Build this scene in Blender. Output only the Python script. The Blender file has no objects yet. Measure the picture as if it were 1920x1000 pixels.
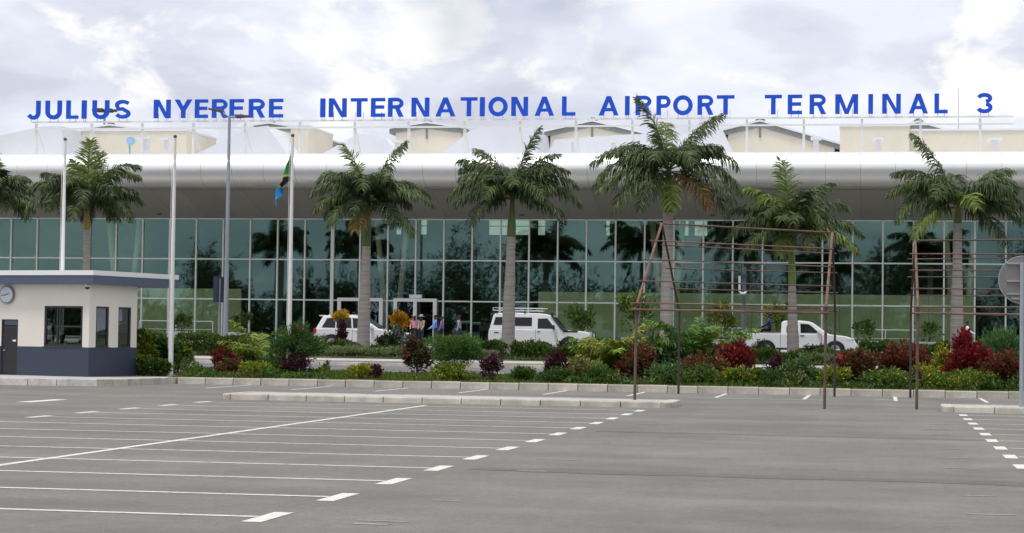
import bpy, math, random
import numpy as np
from mathutils import Vector, Matrix

rng = np.random.default_rng(7)
random.seed(7)
sc = bpy.context.scene
col = sc.collection
R = math.radians

# ------------------------------------------------------------------ camera
EYE = Vector((0.0, 0.0, 1.78))
FPX = 3800.0                       # focal length in pixels of a 1920 px wide frame
YAW, PITCH, ROLL = R(10.3), math.atan(132.0/3800.0), 0.0135
_f0 = Vector((-math.sin(YAW), math.cos(YAW), 0)); _r0 = Vector((math.cos(YAW), math.sin(YAW), 0)); _u0 = Vector((0, 0, 1))
FWD = _f0*math.cos(PITCH) + _u0*math.sin(PITCH)
_u1 = _u0*math.cos(PITCH) - _f0*math.sin(PITCH)
RGT = _r0*math.cos(ROLL) + _u1*math.sin(ROLL)
UPV = _u1*math.cos(ROLL) - _r0*math.sin(ROLL)
cam_d = bpy.data.cameras.new('camera'); cam = bpy.data.objects.new('camera', cam_d); col.objects.link(cam)
m4 = Matrix.Identity(4)
for i in range(3):
    m4[i][0], m4[i][1], m4[i][2], m4[i][3] = RGT[i], UPV[i], -FWD[i], EYE[i]
cam.matrix_world = m4
cam_d.sensor_width = 36.0; cam_d.lens = FPX/1920*36; cam_d.clip_end = 6000; cam_d.clip_start = 0.1
sc.camera = cam

# ------------------------------------------------------------------ sky, sun, exposure
SUN_EL, SUN_AZ = R(72), R(222)     # azimuth clockwise from +Y: behind the viewer, to the left
world = bpy.data.worlds.new('World'); sc.world = world; world.use_nodes = True
nt = world.node_tree; nt.nodes.clear()
W = nt.nodes.new; L = nt.links.new
out = W('ShaderNodeOutputWorld'); bg = W('ShaderNodeBackground'); L(bg.outputs[0], out.inputs[0])
sky = W('ShaderNodeTexSky'); sky.sky_type = 'NISHITA'; sky.sun_disc = False
sky.sun_elevation = SUN_EL; sky.sun_rotation = SUN_AZ; sky.air_density = 1.0; sky.dust_density = 2.0
sks = W('ShaderNodeMix'); sks.data_type = 'RGBA'; sks.blend_type = 'MULTIPLY'; sks.inputs[0].default_value = 1
L(sky.outputs[0], sks.inputs[6]); sks.inputs[7].default_value = (.11, .11, .11, 1)
tc = W('ShaderNodeTexCoord')
def wnoise(scale, loc, detail, rough, dist=0.0, zs=1.7):
    mp = W('ShaderNodeMapping'); mp.inputs['Scale'].default_value = (1, 1, zs); mp.inputs['Location'].default_value = loc
    L(tc.outputs['Generated'], mp.inputs[0])
    n = W('ShaderNodeTexNoise'); n.inputs['Scale'].default_value = scale; n.inputs['Detail'].default_value = detail
    n.inputs['Roughness'].default_value = rough; n.inputs['Distortion'].default_value = dist
    L(mp.outputs[0], n.inputs['Vector']); return n.outputs['Fac']
def ramp(fac, stops):
    r = W('ShaderNodeValToRGB'); e = r.color_ramp.elements
    while len(e) < len(stops): e.new(0.5)
    for el, (p, c) in zip(e, stops): el.position = p; el.color = (*c, 1)
    r.color_ramp.interpolation = 'EASE'
    L(fac, r.inputs[0]); return r.outputs[0]
def wmix(a, b, fac, bt='MIX'):
    m = W('ShaderNodeMix'); m.data_type = 'RGBA'; m.blend_type = bt
    L(a, m.inputs[6]); L(b, m.inputs[7])
    if isinstance(fac, float): m.inputs[0].default_value = fac
    else: L(fac, m.inputs[0])
    return m.outputs[2]
grey = ramp(wnoise(9.5, (.35, .1, .2), 6, .52, .2, 2.6), [(.33, (.70, .72, .84)), (.46, (.83, .86, .98)), (.56, (.93, .97, 1.08)), (.66, (1.03, 1.04, 1.09))])
puff = ramp(wnoise(13.0, (2.3, 1.1, .4), 8, .56, .3, 1.8), [(.51, (0, 0, 0)), (.61, (1, 1, 1))])
wht = W('ShaderNodeRGB'); wht.outputs[0].default_value = (1.14, 1.13, 1.12, 1)
pm = W('ShaderNodeMath'); pm.operation = 'MULTIPLY'; L(puff, pm.inputs[0]); pm.inputs[1].default_value = .85
cl = wmix(grey, wht.outputs[0], pm.outputs[0])
hole = ramp(wnoise(6.0, (5.1, .7, 1.9), 4, .5, .2), [(.54, (0, 0, 0)), (.70, (.55, .55, .55))])
L(wmix(cl, sks.outputs[2], hole), bg.inputs[0]); bg.inputs[1].default_value = 0.80
sun_d = bpy.data.lights.new('sun', 'SUN'); sun = bpy.data.objects.new('sun', sun_d); col.objects.link(sun)
sun_d.energy = 2.3; sun_d.angle = R(12); sun_d.color = (1, .96, .9)
to_sun = Vector((math.sin(SUN_AZ)*math.cos(SUN_EL), math.cos(SUN_AZ)*math.cos(SUN_EL), math.sin(SUN_EL)))
sun.rotation_euler = to_sun.to_track_quat('Z', 'Y').to_euler()
sun.location = (-30, -40, 60)
vs = sc.view_settings; vs.view_transform = 'Standard'; vs.look = 'None'; vs.exposure = 0.22; vs.gamma = 1.0; vs.use_curve_mapping = False

# ------------------------------------------------------------------ survey helpers (where things stand, metres)
def ray(px, py): return FWD + RGT*((px-960)/FPX) - UPV*((py-500)/FPX)
def at_y(px, py, Y):
    d = ray(px, py); return EYE + d*(Y/d.y)
def at_z(px, py, z):
    d = ray(px, py); return EYE + d*((z-EYE.z)/d.z)
PROF = [(-999, 0), (67, 0), (67.02, .17), (75, .36), (75.3, .40), (85.5, .46), (85.52, .60), (88.3, .74), (88.5, .80), (96, .95),
        (97, .93), (109, 1.05), (109.02, 1.2), (120, 1.42), (400, 1.42)]
def G(Y):
    for (a, za), (b, zb) in zip(PROF, PROF[1:]):
        if a <= Y <= b: return za+(zb-za)*(Y-a)/(b-a)
    return 0
def X_at(px, Y): return at_y(px, 560, Y).x
def Z_at(px, py, Y): return at_y(px, py, Y).z
def ppm(px, Y): return abs(X_at(px+50, Y)-X_at(px-50, Y))/100   # metres per pixel

# ------------------------------------------------------------------ materials
MATS = {}
def mat(name, base, rough=.6, metal=0., var=.0, vscale=3., bump=0., bscale=40., spec=.5, stretch=None, col2=None, coat=0., objvar=0.):
    if name in MATS: return MATS[name]
    m = bpy.data.materials.new(name); m.use_nodes = True; t = m.node_tree; p = t.nodes['Principled BSDF']
    p.inputs['Base Color'].default_value = (*base, 1); p.inputs['Roughness'].default_value = rough; p.inputs['Metallic'].default_value = metal
    p.inputs['Specular IOR Level'].default_value = spec
    if coat: p.inputs['Coat Weight'].default_value = coat; p.inputs['Coat Roughness'].default_value = .05
    c = t.nodes.new('ShaderNodeTexCoord')
    if var or col2:
        mp = t.nodes.new('ShaderNodeMapping'); t.links.new(c.outputs['Object'], mp.inputs[0])
        if stretch: mp.inputs['Scale'].default_value = stretch
        n = t.nodes.new('ShaderNodeTexNoise'); n.inputs['Scale'].default_value = vscale; n.inputs['Detail'].default_value = 7; n.inputs['Roughness'].default_value = .62
        t.links.new(mp.outputs[0], n.inputs['Vector'])
        r = t.nodes.new('ShaderNodeValToRGB'); r.color_ramp.elements[0].position = .3; r.color_ramp.elements[1].position = .7
        a = tuple(x*(1-var) for x in base); b = col2 if col2 else tuple(min(1, x*(1+var)) for x in base)
        r.color_ramp.elements[0].color = (*a, 1); r.color_ramp.elements[1].color = (*b, 1)
        t.links.new(n.outputs['Fac'], r.inputs[0]); src = r.outputs[0]
        if objvar:
            oi = t.nodes.new('ShaderNodeObjectInfo'); mr = t.nodes.new('ShaderNodeMapRange')
            mr.inputs[3].default_value = 1-objvar; mr.inputs[4].default_value = 1+objvar
            t.links.new(oi.outputs['Random'], mr.inputs[0])
            mx = t.nodes.new('ShaderNodeMix'); mx.data_type = 'RGBA'; mx.blend_type = 'MULTIPLY'; mx.inputs[0].default_value = 1
            t.links.new(src, mx.inputs[6]); t.links.new(mr.outputs[0], mx.inputs[7]); src = mx.outputs[2]
        t.links.new(src, p.inputs['Base Color'])
    if bump:
        n2 = t.nodes.new('ShaderNodeTexNoise'); n2.inputs['Scale'].default_value = bscale; n2.inputs['Detail'].default_value = 4
        t.links.new(c.outputs['Object'], n2.inputs['Vector'])
        b = t.nodes.new('ShaderNodeBump'); b.inputs['Strength'].default_value = bump; b.inputs['Distance'].default_value = .02
        t.links.new(n2.outputs['Fac'], b.inputs['Height']); t.links.new(b.outputs[0], p.inputs['Normal'])
    MATS[name] = m; return m
def leaf_mat(name, rough=.5, trans=.3):
    if name in MATS: return MATS[name]
    m = bpy.data.materials.new(name); m.use_nodes = True; t = m.node_tree; p = t.nodes['Principled BSDF']; o = t.nodes['Material Output']
    a = t.nodes.new('ShaderNodeAttribute'); a.attribute_name = 'tint'
    t.links.new(a.outputs['Color'], p.inputs['Base Color']); p.inputs['Roughness'].default_value = rough; p.inputs['Specular IOR Level'].default_value = .22
    tr = t.nodes.new('ShaderNodeBsdfTranslucent'); t.links.new(a.outputs['Color'], tr.inputs[0])
    mx = t.nodes.new('ShaderNodeMixShader'); mx.inputs[0].default_value = trans
    t.links.new(p.outputs[0], mx.inputs[1]); t.links.new(tr.outputs[0], mx.inputs[2]); t.links.new(mx.outputs[0], o.inputs[0])
    MATS[name] = m; return m
def glass_mat(name, refl, rtint, ttint, rough=0.0):
    m = bpy.data.materials.new(name); m.use_nodes = True; t = m.node_tree; t.nodes.clear()
    o = t.nodes.new('ShaderNodeOutputMaterial'); g = t.nodes.new('ShaderNodeBsdfGlossy'); tr = t.nodes.new('ShaderNodeBsdfTransparent'); mx = t.nodes.new('ShaderNodeMixShader')
    g.inputs['Color'].default_value = (*rtint, 1); g.inputs['Roughness'].default_value = rough; tr.inputs['Color'].default_value = (*ttint, 1)
    c = t.nodes.new('ShaderNodeTexCoord'); n = t.nodes.new('ShaderNodeTexNoise'); n.inputs['Scale'].default_value = .55; n.inputs['Detail'].default_value = 1.0
    t.links.new(c.outputs['Object'], n.inputs['Vector'])
    b = t.nodes.new('ShaderNodeBump'); b.inputs['Strength'].default_value = .10; b.inputs['Distance'].default_value = .02
    t.links.new(n.outputs['Fac'], b.inputs['Height']); t.links.new(b.outputs[0], g.inputs['Normal'])
    mx.inputs[0].default_value = refl
    t.links.new(tr.outputs[0], mx.inputs[1]); t.links.new(g.outputs[0], mx.inputs[2]); t.links.new(mx.outputs[0], o.inputs[0])
    MATS[name] = m; return m
def asphalt_mat(name, base, worn, paint=False):
    m = mat(name, base, rough=.88, var=.12, vscale=.35, bump=.5, bscale=60, stretch=(.8, 1.2, 1), spec=.25)
    t = m.node_tree; p = t.nodes['Principled BSDF']; src = p.inputs['Base Color'].links[0].from_socket
    c = t.nodes.new('ShaderNodeTexCoord')
    def nz(scale, detail, lo, hi, a, b, st=(1, 1, 1)):
        mp = t.nodes.new('ShaderNodeMapping'); mp.inputs['Scale'].default_value = st; t.links.new(c.outputs['Object'], mp.inputs[0])
        n = t.nodes.new('ShaderNodeTexNoise'); n.inputs['Scale'].default_value = scale; n.inputs['Detail'].default_value = detail; n.inputs['Roughness'].default_value = .7
        t.links.new(mp.outputs[0], n.inputs['Vector'])
        r = t.nodes.new('ShaderNodeMapRange'); r.inputs[1].default_value = lo; r.inputs[2].default_value = hi; r.inputs[3].default_value = a; r.inputs[4].default_value = b
        t.links.new(n.outputs['Fac'], r.inputs[0]); return r.outputs[0]
    for sck in (nz(34, 3, .3, .7, .80, 1.16), nz(9, 4, .3, .7, .86, 1.12), nz(1.1, 6, .35, .65, .93, 1.06), nz(.16, 6, .4, .6, .93, 1.06, (.7, 1.3, 1)), nz(.45, 2, .38, .62, .97, 1.02, (.05, 1, 1)), nz(.5, 3, .4, .6, .95, 1.03, (1, .05, 1)), nz(.55, 8, .60, .72, 1.0, .84), nz(1.0, 3, .66, .73, 1.0, .80), nz(2.2, 3, .68, .76, 1.0, .72)):
        mx = t.nodes.new('ShaderNodeMix'); mx.data_type = 'RGBA'; mx.blend_type = 'MULTIPLY'; mx.inputs[0].default_value = 1
        t.links.new(src, mx.inputs[6]); t.links.new(sck, mx.inputs[7]); src = mx.outputs[2]
    t.links.new(src, p.inputs['Base Color']); return m
def paint_mat(name, base, under, cover):
    m = mat(name, base, rough=.75, spec=.3)
    t = m.node_tree; p = t.nodes['Principled BSDF']; c = t.nodes.new('ShaderNodeTexCoord')
    n = t.nodes.new('ShaderNodeTexNoise'); n.inputs['Scale'].default_value = 9; n.inputs['Detail'].default_value = 8; n.inputs['Roughness'].default_value = .75
    t.links.new(c.outputs['Object'], n.inputs['Vector'])
    r = t.nodes.new('ShaderNodeValToRGB'); r.color_ramp.elements[0].position = cover; r.color_ramp.elements[1].position = cover+.16
    r.color_ramp.elements[0].color = (*under, 1); r.color_ramp.elements[1].color = (*base, 1)
    t.links.new(n.outputs['Fac'], r.inputs[0]); t.links.new(r.outputs[0], p.inputs['Base Color']); return m

M_ASPH = asphalt_mat('asphalt', (.176, .169, .157), .1)
M_ROAD = asphalt_mat('road_asphalt', (.15, .15, .155), .1)
M_PAINT = paint_mat('road_paint', (.62, .61, .56), (.24, .23, .215), .33)
M_TAR = asphalt_mat('tar_band', (.150, .143, .132), .1)
M_FADED = paint_mat('faded_paint', (.30, .295, .28), (.19, .185, .175), .40)
M_MORT = mat('joint_mortar', (.26, .24, .21), .9, var=.2)
M_CONC = mat('kerb_concrete', (.45, .42, .36), .85, var=.26, vscale=2.2, bump=.4, bscale=25, objvar=.12)
M_PAVE = mat('pavement_concrete', (.40, .385, .37), .85, var=.12, vscale=1.2, bump=.3)
M_PADW = mat('worn_white_kerb', (.36, .34, .31), .8, var=.1, vscale=2.2, bump=.3, col2=(.72, .71, .69))
M_SOIL = mat('bed_soil', (.075, .06, .035), .95, var=.3, vscale=3, bump=.5, col2=(.10, .12, .04))
M_EARTH = mat('earth', (.14, .13, .08), .95, var=.25, vscale=.2)
M_WHITE = mat('white_panel', (.80, .80, .79), .38, var=.03, vscale=.8, spec=.4)
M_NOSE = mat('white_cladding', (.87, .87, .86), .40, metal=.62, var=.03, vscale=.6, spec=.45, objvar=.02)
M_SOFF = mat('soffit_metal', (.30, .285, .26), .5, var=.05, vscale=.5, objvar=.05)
M_GAP = mat('joint_dark', (.10, .10, .10), .8, var=.05)
M_ALU = mat('mullion_aluminium', (.74, .77, .73), .42, metal=.0, var=.05)
M_GLASS = glass_mat('curtain_glass', .115, (.47, .76, .74), (.85, .89, .79), .016)
M_GLASS2 = glass_mat('rear_glass', .08, (.6, .8, .8), (.66, .74, .70))
M_DGLASS = glass_mat('dark_glass', .12, (.8, .9, .95), (.16, .18, .19))
M_CLRGL = glass_mat('booth_glass', .09, (.9, .95, 1), (.78, .82, .82))
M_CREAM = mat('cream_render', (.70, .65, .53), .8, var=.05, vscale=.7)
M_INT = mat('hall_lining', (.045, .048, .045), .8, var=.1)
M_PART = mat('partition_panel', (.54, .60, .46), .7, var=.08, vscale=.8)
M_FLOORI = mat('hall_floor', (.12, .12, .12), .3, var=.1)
M_ROOFW = mat('roof_membrane', (.72, .73, .76), .6, var=.05, vscale=.5)
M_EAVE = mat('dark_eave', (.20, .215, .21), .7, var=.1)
M_BLUE = mat('sign_blue', (.014, .085, .56), .7, var=.05, spec=.2)
M_NAVY = mat('booth_navy', (.036, .050, .080), .5, var=.06, vscale=1.5)
M_NAVYF = mat('fascia_navy', (.075, .10, .16), .45, var=.05)
M_BEIGE = mat('booth_wall', (.74, .70, .63), .75, var=.035, vscale=1.2, bump=.15)
M_BLACK = mat('black_metal', (.018, .018, .02), .45, var=.2)
M_FRAME = mat('window_frame_dark', (.022, .024, .028), .4, var=.1)
M_RUST = mat('rusty_steel', (.10, .075, .065), .85, var=.3, vscale=2.5, col2=(.17, .115, .09), spec=.2)
M_RUSTR = mat('red_oxide_steel', (.15, .085, .068), .85, var=.3, vscale=2.0, col2=(.22, .13, .105), spec=.2)
M_RUSTD = mat('dark_steel', (.045, .035, .03), .8, var=.3, vscale=2.0)
M_POLEW = mat('pole_white', (.72, .72, .70), .4, var=.05)
M_POLEG = mat('pole_galvanised', (.34, .38, .42), .5, metal=.3, var=.1)
M_LAMPD = mat('lamp_head_dark', (.07, .07, .075), .5, var=.1)
M_SIGNB = mat('sign_back_grey', (.20, .195, .19), .55, metal=.2, var=.08)
M_CAR = mat('car_white', (.80, .80, .80), .25, coat=.8, spec=.5)
M_CARG = mat('car_glass', (.012, .014, .017), .10, spec=.35)
M_TYRE = mat('tyre_rubber', (.02, .02, .02), .85, var=.2)
M_RIM = mat('rim_metal', (.45, .45, .46), .35, metal=.8, var=.1)
M_PLAST = mat('black_plastic', (.02, .02, .02), .6)
M_REDL = mat('tail_lamp_red', (.45, .01, .02), .2)
M_LENS = mat('lamp_lens', (.7, .72, .74), .1, spec=.8)
M_PLATE = mat('number_plate', (.75, .7, .3), .5)
M_TRUNK = mat('palm_trunk', (.37, .335, .30), .9, var=.30, vscale=2.2, bump=.6, bscale=14, stretch=(.35, .35, 6))
M_LEAF = leaf_mat('leaf'); M_PALM = leaf_mat('palm_leaf', .42, .22)
M_STEM = mat('plant_stem', (.10, .07, .045), .9, var=.2)
M_PLANT = mat('planter_grey', (.30, .32, .34), .7, var=.1)

# ------------------------------------------------------------------ mesh helpers
class MB:
    def __init__(s): s.v = []; s.f = []; s.m = []
    def add(s, vs, fs, mi=0):
        o = len(s.v); s.v += [tuple(v) for v in vs]; s.f += [tuple(i+o for i in f) for f in fs]; s.m += [mi]*len(fs); return s
    def box(s, x0, x1, y0, y1, z0, z1, mi=0):
        return s.add([(x0,y0,z0),(x1,y0,z0),(x1,y1,z0),(x0,y1,z0),(x0,y0,z1),(x1,y0,z1),(x1,y1,z1),(x0,y1,z1)],
                     [(0,3,2,1),(4,5,6,7),(0,1,5,4),(1,2,6,5),(2,3,7,6),(3,0,4,7)], mi)
    def cyl(s, p0, p1, r0, r1=None, n=10, caps=True, mi=0):
        r1 = r0 if r1 is None else r1; p0 = Vector(p0); p1 = Vector(p1); d = (p1-p0).normalized()
        a = d.orthogonal().normalized(); b = d.cross(a); vs = []
        for p, r in ((p0, r0), (p1, r1)):
            for k in range(n):
                t = 2*math.pi*k/n; vs.append(p+a*(r*math.cos(t))+b*(r*math.sin(t)))
        fs = [(k, (k+1) % n, n+(k+1) % n, n+k) for k in range(n)]
        if caps: fs += [tuple(reversed(range(n))), tuple(range(n, 2*n))]
        return s.add(vs, fs, mi)
    def tube(s, pts, r, n=8, mi=0):
        for a, b in zip(pts, pts[1:]): s.cyl(a, b, r, r, n, True, mi)
        return s
    def prism(s, pts, a0, a1, axis='y', mi=0):
        n = len(pts)
        def P(p, a): return (p[0], a, p[1]) if axis == 'y' else ((a, p[0], p[1]) if axis == 'x' else (p[0], p[1], a))
        vs = [P(p, a0) for p in pts]+[P(p, a1) for p in pts]
        fs = [tuple(range(n)), tuple(reversed(range(n, 2*n)))]+[(i, n+i, n+(i+1) % n, (i+1) % n) for i in range(n)]
        return s.add(vs, fs, mi)
    def sphere(s, c, r, n=10, m=6, sz=1., mi=0):
        vs = []; fs = []
        for j in range(m+1):
            ph = math.pi*j/m
            for i in range(n):
                th = 2*math.pi*i/n; vs.append((c[0]+r*math.sin(ph)*math.cos(th), c[1]+r*math.sin(ph)*math.sin(th), c[2]+r*sz*math.cos(ph)))
        for j in range(m):
            for i in range(n): fs.append((j*n+i, (j+1)*n+i, (j+1)*n+(i+1) % n, j*n+(i+1) % n))
        return s.add(vs, fs, mi)
    def build(s, name, mats, parent=None, smooth=False, local=False, bevel=0., fix=True):
        me = bpy.data.meshes.new(name); off = wloc(parent) if (parent and not local) else Vector((0, 0, 0))
        me.from_pydata([tuple(Vector(v)-off) for v in s.v], [], s.f)
        if not isinstance(mats, (list, tuple)): mats = [mats]
        for m in mats: me.materials.append(m)
        if len(mats) > 1: me.polygons.foreach_set('material_index', s.m)
        if fix:
            import bmesh
            bm = bmesh.new(); bm.from_mesh(me); bmesh.ops.recalc_face_normals(bm, faces=bm.faces); bm.to_mesh(me); bm.free()
        if smooth: me.polygons.foreach_set('use_smooth', [True]*len(me.polygons))
        o = bpy.data.objects.new(name, me); col.objects.link(o)
        if parent: o.parent = parent
        if bevel:
            b = o.modifiers.new('bevel', 'BEVEL'); b.width = bevel; b.segments = 2; b.limit_method = 'ANGLE'; b.angle_limit = R(35)
        return o
def wloc(o):
    v = Vector((0, 0, 0))
    while o: v += o.location; o = o.parent
    return v
def tag(o, label=None, cat=None, group=None, kind=None):
    if label: o['label'] = label
    if cat: o['category'] = cat
    if group: o['group'] = group
    if kind: o['kind'] = kind
    return o
def empty(name, loc, label=None, cat=None, group=None, rz=0., kind=None, parent=None):
    o = bpy.data.objects.new(name, None); col.objects.link(o); o.location = loc; o.rotation_euler = (0, 0, rz); o.empty_display_size = .2
    if parent: o.parent = parent
    return tag(o, label, cat, group, kind)
def share(me, name, loc, parent):
    o = bpy.data.objects.new(name, me); col.objects.link(o); o.location = loc; o.parent = parent; return o
def np_mesh(name, verts, quads, tint=None, mt=None, parent=None, tris=False, smooth=False):
    """verts (N,3), quads (M,k) all faces with k corners; tint (M,3) linear colours per face"""
    k = quads.shape[1]; me = bpy.data.meshes.new(name); me.vertices.add(len(verts)); me.vertices.foreach_set('co', verts.astype(np.float32).ravel())
    me.loops.add(quads.size); me.loops.foreach_set('vertex_index', quads.astype(np.int32).ravel())
    me.polygons.add(len(quads)); me.polygons.foreach_set('loop_start', np.arange(0, quads.size, k, dtype=np.int32))
    me.update(calc_edges=True)
    if tint is not None:
        a = me.attributes.new('tint', 'FLOAT_COLOR', 'FACE'); c = np.ones((len(quads), 4), np.float32); c[:, :3] = np.clip(tint, 0, 1); a.data.foreach_set('color', c.ravel())
    if mt: me.materials.append(mt)
    o = bpy.data.objects.new(name, me); col.objects.link(o)
    if parent: o.parent = parent
    return o

# ================================================================== SETTING
XL, XR = -170.0, 90.0
def sheet(name, pts, mt, x0=XL, x1=XR, nx=1):
    b = MB(); n = len(pts)
    vs = [(x0, y, z) for y, z in pts]+[(x1, y, z) for y, z in pts]
    fs = [(i, n+i, n+i+1, i+1) for i in range(n-1)]
    b.add(vs, fs); o = b.build(name, mt); return tag(o, kind='structure')
g = MB().add([(-3000, -3000, -.25), (3000, -3000, -.25), (3000, 3000, -.25), (-3000, 3000, -.25)], [(0, 1, 2, 3)]).build('ground', M_EARTH); tag(g, kind='structure')
carpark = sheet('car_park', [(-90, 0), (67.05, 0)], M_ASPH)
sheet('planting_bed', [(67.3, .15), (75, .33)], M_SOIL)
road = sheet('service_road', [(75.2, .38), (85.55, .44)], M_ROAD)
pave = sheet('footpath', [(85.8, .60), (88.4, .72)], M_PAVE)
sheet('hedge_bed', [(88.5, .70), (96.6, .90)], M_SOIL)
sheet('forecourt_road', [(96.8, .90), (109.05, 1.05)], M_ROAD)
sheet('forecourt_pavement', [(109.25, 1.2), (119.9, 1.42)], M_PAVE)
# ---- painted markings, parts of the car park
def mark(name, x0, x1, y0, y1, mt=M_PAINT, z=.004, parent=None):
    b = MB(); n = max(1, int(max(x1-x0, y1-y0)/1.2)); alongx = (x1-x0) > (y1-y0)
    for k in range(n+1):
        t = k/n; j = random.uniform(-.006, .006)
        if alongx: b.v += [(x0+(x1-x0)*t, y0+j, z), (x0+(x1-x0)*t, y1+j, z)]
        else: b.v += [(x0+j, y0+(y1-y0)*t, z), (x1+j, y0+(y1-y0)*t, z)]
    for k in range(n): b.f.append((2*k, 2*k+2, 2*k+3, 2*k+1)); b.m.append(0)
    return b.build(name, mt, parent or carpark)
XA, XB, XC = -16.97, -5.82, -11.38
for i in range(13):
    y = 19.0+2.573*i
    mark('stall_line', XA, XC-.08, y-.06, y+.06); mark('stall_line', XC+.08, XB-.11, y-.05, y+.07)
    mark('bay_end_dash', XB-.1, XB+.1, y-.55, y+.55); mark('bay_end_dash', XA-.22, XA-.02, y-.55, y+.55)
    if i % 3 != 2: mark('old_dash', XB+1.05+random.uniform(-.2, .2), XB+1.05+random.uniform(.3, .6), y-.1, y-.02, M_FADED)
mark('centre_line', XC-.07, XC+.07, 15.0, 50.6)
for k in range(13):
    y = 51.2-2.615*k
    mark('bay_end_dash', 1.94, 2.14, y-.52, y+.52); mark('stall_line', 2.16, 12.6, y-.05, y+.05)
    if k % 4 != 1: mark('old_dash', 1.0+random.uniform(-.15, .1), 1.32+random.uniform(0, .2), y-.8, y-.7, M_FADED)
for x in (-21.3, -18.45, -15.7, -13.0, -10.3, -7.67, -4.95, -2.25, .5, 3.2, 5.9, 8.6):
    mark('bay_divider', x-.06, x+.06, 62.4, 67.2)
mark('bay_line', -5.75, -3.4, 61.9, 62.02); mark('bay_line', -5.6, -4.4, 64.3, 64.42, M_FADED); mark('bay_line', -3.3, -1.2, 61.85, 61.97); mark('bay_line', -.2, 1.2, 63.6, 63.72)
mark('lane_dash', -21.05, -20.65, 47.3, 49.7)
mark('old_dash', XB+.95, XB+1.3, 18.55, 18.68, M_FADED)
for i in range(7): mark('lane_dash', -34+i*5.2, -31.2+i*5.2, 79.9, 80.05, parent=road, z=.42)

def wander(name, pts, w, mt, z, jit=.12, n=46):
    b = MB(); r = random.Random(len(pts)*7+int(w*1000))
    for k in range(n+1):
        t = k/n*(len(pts)-1); i = min(int(t), len(pts)-2); f = t-i; x = pts[i][0]*(1-f)+pts[i+1][0]*f; y = pts[i][1]*(1-f)+pts[i+1][1]*f; dx, dy = pts[i+1][0]-pts[i][0], pts[i+1][1]-pts[i][1]; q = math.hypot(dx, dy)
        j = r.uniform(-jit, jit); ww = w*r.uniform(.7, 1.3)/2; nx, ny = -dy/q, dx/q
        b.v += [(x+nx*(j-ww), y+ny*(j-ww), z), (x+nx*(j+ww), y+ny*(j+ww), z)]
    for k in range(n): b.f.append((2*k, 2*k+2, 2*k+3, 2*k+1)); b.m.append(0)
    return b.build(name, mt, carpark)
wander('tar_band', [(-5.4, 26.9), (2, 26.6), (9, 26.1)], .75, M_TAR, .003, .06)
wander('tar_band', [(-5.3, 38.6), (1.9, 38.3)], .5, M_TAR, .003, .05)
# ---- kerbs: each block a piece
def kerb_run(name, x0, x1, y0, y1, zb, h, L=1.0, mt=M_CONC, slope=.03):
    root = empty(name, ((x0+x1)/2, (y0+y1)/2, zb), kind='structure')
    n = int(round((x1-x0)/L)); me = []
    for k in range(3):
        b = MB(); w = L-.022-.008*k; d = y1-y0
        b.prism([(-d/2, -.06), (-d/2+slope*.6, h-.03), (-d/2+slope, h), (d/2, h), (d/2, -.06)], -w/2, w/2, 'x')
        o = b.build('kerb_block', mt); me.append(o.data); bpy.data.objects.remove(o)
    for i in range(n):
        o = share(random.choice(me), 'kerb_block', (x0+(i+.5)*L-(x0+x1)/2, random.uniform(-.008, .008), random.uniform(-.012, .008)), root)
        o.rotation_euler = (0, 0, random.uniform(-.006, .006))
    MB().box(x0+.01, x1-.01, y0+.05, y1-.02, zb-.06, zb+h-.025).build('kerb_bedding', M_MORT, root)
    return root
kerb_run('kerb', -23.9, 14.1, 67.05, 67.38, 0, .24)
kerb_run('road_kerb', -52.0, 18.0, 85.5, 85.82, .44, .165, L=2.0)
kerb_run('road_kerb', -52.0, 18.0, 74.95, 75.22, .30, .12, L=2.0, slope=.02)
kerb_run('forecourt_kerb', -58.0, 18.0, 109.0, 109.3, 1.04, .17, L=2.0)
def island(name, x0, x1, y0, y1, h):
    root = empty(name, ((x0+x1)/2, (y0+y1)/2, 0), kind='structure'); r = .28
    L = 1.0; n = int((x1-x0-2*r)/L)
    for yy, sgn in ((y0, 1), (y1, -1)):
        for i in range(n):
            w = (x1-x0-2*r)/n; xa = x0+r+i*w
            b = MB(); b.prism([(yy, -.05), (yy+sgn*.03, h-.03), (yy+sgn*.05, h), (yy+sgn*.17, h), (yy+sgn*.17, -.05)], xa+.012, xa+w-.012, 'x'); b.build('kerb_block', M_CONC, root)
    for sx, xe in ((-1, x0), (1, x1)):
        b = MB(); pts = []
        for k in range(7):
            t = math.pi/2*k/6; pts.append((xe-sx*r+sx*r*math.sin(t), y0+r-r*math.cos(t)))
        for k in range(7):
            t = math.pi/2*(1-k/6); pts.append((xe-sx*r+sx*r*math.sin(t), y1-r+r*math.cos(t)))
        pts.append((xe-sx*(r+.0), y1)); pts.append((xe-sx*r, y0))
        b.prism(pts, -.05, h-.002, 'z'); b.build('kerb_end', M_CONC, root, bevel=.03)
    MB().box(x0+r, x1-r, y0+.16, y1-.16, -.05, h-.012).build('island_fill', M_PAVE, root)
island('parking_island', -17.4, -5.25, 52.2, 54.7, .155)
island('parking_island', 1.6, 19.6, 53.2, 55.4, .155)
for x in np.arange(-60, 20, 1.5):
    MB().box(x+.01, x+1.49, 85.86, 87.1, .62, .655).build('paving_slab', M_PAVE, pave)

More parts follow.
